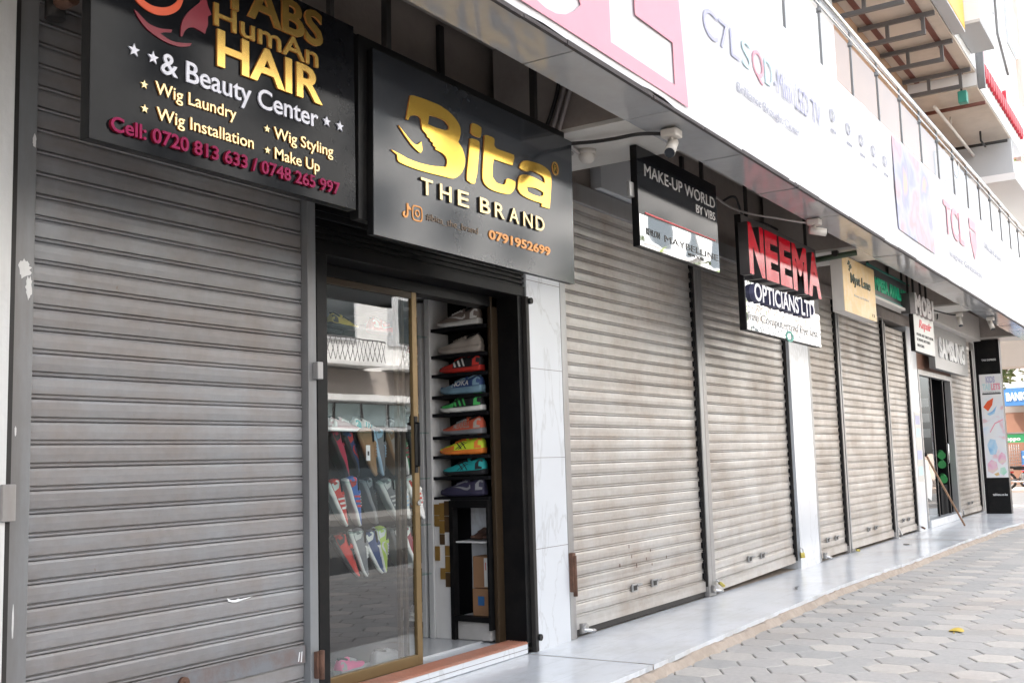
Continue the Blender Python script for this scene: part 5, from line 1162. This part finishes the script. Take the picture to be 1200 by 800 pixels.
T = thing('fascia_sign', (44.7, 1.5, 1.4), 'small green kiosk sign with white lettering below the blue fascia', 'sign'); bx('board', (44.7, 44.85, -.5, 2.62, 1.42, 1.74), M['oppo_green'], T, .01)
lettering('lettering', 'oppo', -2.56, 1.5, -2.06, .13, side_map(44.699), .02, M['white_paint'], T, bold=.03)
KI = thing('kiosk', (44.9, 1, -.2), 'small street kiosk with lattice side and blue counter under the green sign', 'kiosk'); bx('counter', (44.75, 45.6, -.5, 2.1, -.23, 1.1), M['bank_blue'], KI, .02)
q = MB()
for k in range(8): q.tube([(44.72, 2.15 + .08 * k, .35), (44.72, 2.15 + .08 * k, 1.35)], .012, 5)
for k in range(8): q.tube([(44.72, 2.1, .4 + .12 * k), (44.72, 2.8, .4 + .12 * k)], .012, 5)
q.build('lattice', M['grey_steel'], KI); bx('roof', (44.6, 45.8, -.6, 2.9, 1.75, 1.8), M['grey_steel'], KI)
lettering('lettering', 'vivo', -2.05, .75, -1.2, .2, side_map(44.749), .01, M['white_paint'], KI, bold=.03)
# motorbikes
def motorbike(x, y, ry, label):
    t = thing('motorbike', (0, 0, 0), label, 'motorbike', 'motorbikes parked by the kiosk')
    for cx_ in (-.62, .62):
        wv_ = MB().tube([(cx_ + .27 * math.cos(k * .349), 0, .31 + .27 * math.sin(k * .349)) for k in range(18)], .045, 8, closed=True).build('wheel', M['tyre'], t)
        rm = MB().tube([(cx_ + .2 * math.cos(k * .349), 0, .31 + .2 * math.sin(k * .349)) for k in range(18)], .012, 6, closed=True)
        for k in range(6): rm.tube([(cx_, 0, .31), (cx_ + .2 * math.cos(k * 1.047), 0, .31 + .2 * math.sin(k * 1.047))], .007, 5)
        rm.build('rim', M['chrome'], wv_)
    MB().tube([(-.62, .06, .31), (-.1, .06, .4), (.3, .05, .72), (.42, 0, .85)], .022, 6).tube([(-.62, -.06, .31), (-.1, -.06, .4), (.3, -.05, .72)], .022, 6).tube([(-.4, 0, .72), (.3, 0, .7)], .03, 6).build('frame', M['dark_steel'], t)
    MB().sphere((.12, 0, .78), .2, (1.25, .62, .6)).build('tank', M['moto_red'], t)
    MB().box(-.6, -.05, -.11, .11, .74, .82, .03).build('seat', M['tyre'], t)
    MB().box(-.18, .22, -.13, .13, .28, .56, .05).build('engine', M['steel_lock'], t)
    MB().tube([(.62, .07, .31), (.40, .07, .95)], .02, 6).tube([(.62, -.07, .31), (.40, -.07, .95)], .02, 6).build('fork', M['chrome'], t)
    MB().tube([(.3, -.36, 1.02), (.38, -.2, 1.0), (.4, 0, .97), (.38, .2, 1.0), (.3, .36, 1.02)], .014, 6).build('handlebar', M['dark_steel'], t)
    MB().sphere((.52, 0, .86), .09, (.7, 1, 1)).build('headlight', M['chrome'], t)
    MB().box(-.8, -.4, -.06, .06, .58, .64, .02).build('rear_mudguard', M['moto_red'], t); MB().box(.42, .8, -.06, .06, .61, .66, .02).build('front_mudguard', M['moto_red'], t)
    MB().tube([(0, -.14, .3), (-.35, -.16, .28), (-.85, -.17, .38)], .04, 8).build('exhaust', M['chrome'], t)
    t.location = (x, y, -.235); t.rotation_euler = (0, 0, ry)
    return t
motorbike(41.5, 1.55, R(-70), 'red motorbike parked at the kiosk, nearer the pavement')
motorbike(42.8, 1.1, R(-60), 'red motorbike parked at the kiosk, behind the nearer one')
# neighbour block with balconies beyond the shop building
NB = thing('apartment_building', (36, 3, 0), 'pale apartment block with balconies and a maroon wall beyond the shop building', 'building')
bx('wall', (30.2, 31, 1.4, 9, 5.0, 8.4), M['brown_door'], NB); bx('wall', (36, 37, .1, 9, 3.7, 22), M['building_peach'], NB)
bx('slab', (26.6, 37, -.9, 9, 6.9, 7.2), M['building_white'], NB); bx('parapet', (26.6, 26.8, -.8, 9, 7.201, 7.75), M['building_white'], NB)
bx('wall', (30.1, 31.2, -.3, 1.39, 7.3, 10.5), M['brown_door'], NB)
for z in (10.4, 13.3, 16.2, 19.1):
    bx('slab', (35.2, 35.999, .0, 9, z, z + .25), M['building_white'], NB); bx('parapet', (35.2, 35.35, .0, 9, z + .251, z + 1.1), M['building_white'], NB)
    for y in (.5, 2.6, 4.7): w_ = bx('window', (35.94, 35.999, y, y + 1.3, z + .9, z + 2.4), M['grey_steel'], NB); bx('pane', (35.932, 35.939, y + .08, y + 1.22, z + .98, z + 2.32), M['window_teal'], w_)
for k, (x, y, lab) in enumerate(((27.0, .62, 'tall'), (26.95, .1, 'bushy'), (27.0, -.35, 'low'))):
    tree('potted_plant', (x, y, 7.21), (1.5, 1.1, .8)[k], (.25, .42, .3)[k], lab + ' green balcony plant above the end of the railing', 'balcony plants beyond the railing', 420, 'leaf', .6, .02, .07)
# ------------------------------------------------------------------ buildings across the road (seen mirrored in the glass and signs)
M['flats_white'] = pbr('cream flats render', (.80, .795, .78), .8, 0, .06, 1, .05, 20, (.4, .38, .35), .6, .5, True)
OP = thing('apartment_building', (18, -17, 0), 'white flats with balconies and shops across the road', 'building')
bx('wall', (-8, 45.5, -24, -17, -.3, 13.2), M['flats_white'], OP)
bx('shop_shade', (-8, 45.5, -16.998, -16.9, -.1, 2.25), M['window_dark'], OP)  # dark sheet: the shade over the shop fronts is put into its colour
bx('ledge', (-8, 45.5, -16.998, -16.3, 2.26, 2.36), M['building_grey'], OP)
bx('shop_band', (-8, 45.5, -17.3, -16.85, 3.36, 4.1), M['building_peach'], OP); bx('ledge', (-8, 45.5, -16.998, -16.5, 3.16, 3.34), M['flats_white'], OP)
x = -7.4
while x < 45:
    for k in range(3):
        w_ = bx('window', (x + k * 1.22, x + 1.16 + k * 1.22, -16.998, -16.96, 2.40, 3.12), M['grey_steel'], OP); bx('pane', (x + k * 1.22 + .04, x + 1.12 + k * 1.22, -16.958, -16.954, 2.43, 3.09), M['window_pale'], w_)
    for z in (4.95, 7.5, 10.1):
        w_ = bx('window', (x, x + 2.2, -16.998, -16.94, z, z + 1.6), M['building_grey'], OP); bx('pane', (x + .5, x + 2.1, -16.939, -16.935, z + .1, z + 1.5), M['window_dark'], w_)
    bx('balcony', (x - .3, x + 2.6, -16.998, -16.2, 4.16, 4.28), M['flats_white'], OP)
    q = MB()
    for k in range(15): q.tube([(x - .3 + k * .2, -16.25, 4.28), (x - .1 + k * .2, -16.25, 4.9)], .012, 4); q.tube([(x - .1 + k * .2, -16.25, 4.28), (x - .3 + k * .2, -16.25, 4.9)], .012, 4)
    q.tube([(x - .3, -16.25, 4.91), (x + 2.7, -16.25, 4.91)], .02, 4); q.build('balustrade', M['grey_steel'], OP)
    x += 3.7
for xa, c in ((14.2, 'tangerine'), (19, 'red_sign'), (21.5, 'mustard')): bx('shop_panel', (xa, xa + .8, -16.845, -16.80, 3.45, 4.05), M[c], OP)
OP2 = thing('apartment_building', (62, -17, 0), 'taller white block with rows of dark windows further along the far side of the road', 'building')
bx('wall', (46, 95, -26, -16.8, -.3, 19), M['flats_white'], OP2)
x = 47.0
while x < 93:
    for z in (3.4, 6.6, 9.8, 13.0, 16.0):
        w_ = bx('window', (x, x + 2.0, -16.799, -16.72, z, z + 1.8), M['building_grey'], OP2); bx('pane', (x + .12, x + 1.88, -16.719, -16.715, z + .12, z + 1.68), M['window_dark'], w_)
    x += 3.6
for z in (2.9, 9.3, 15.6): bx('ledge', (46, 95, -16.799, -16.4, z, z + .2), M['building_grey'], OP2)
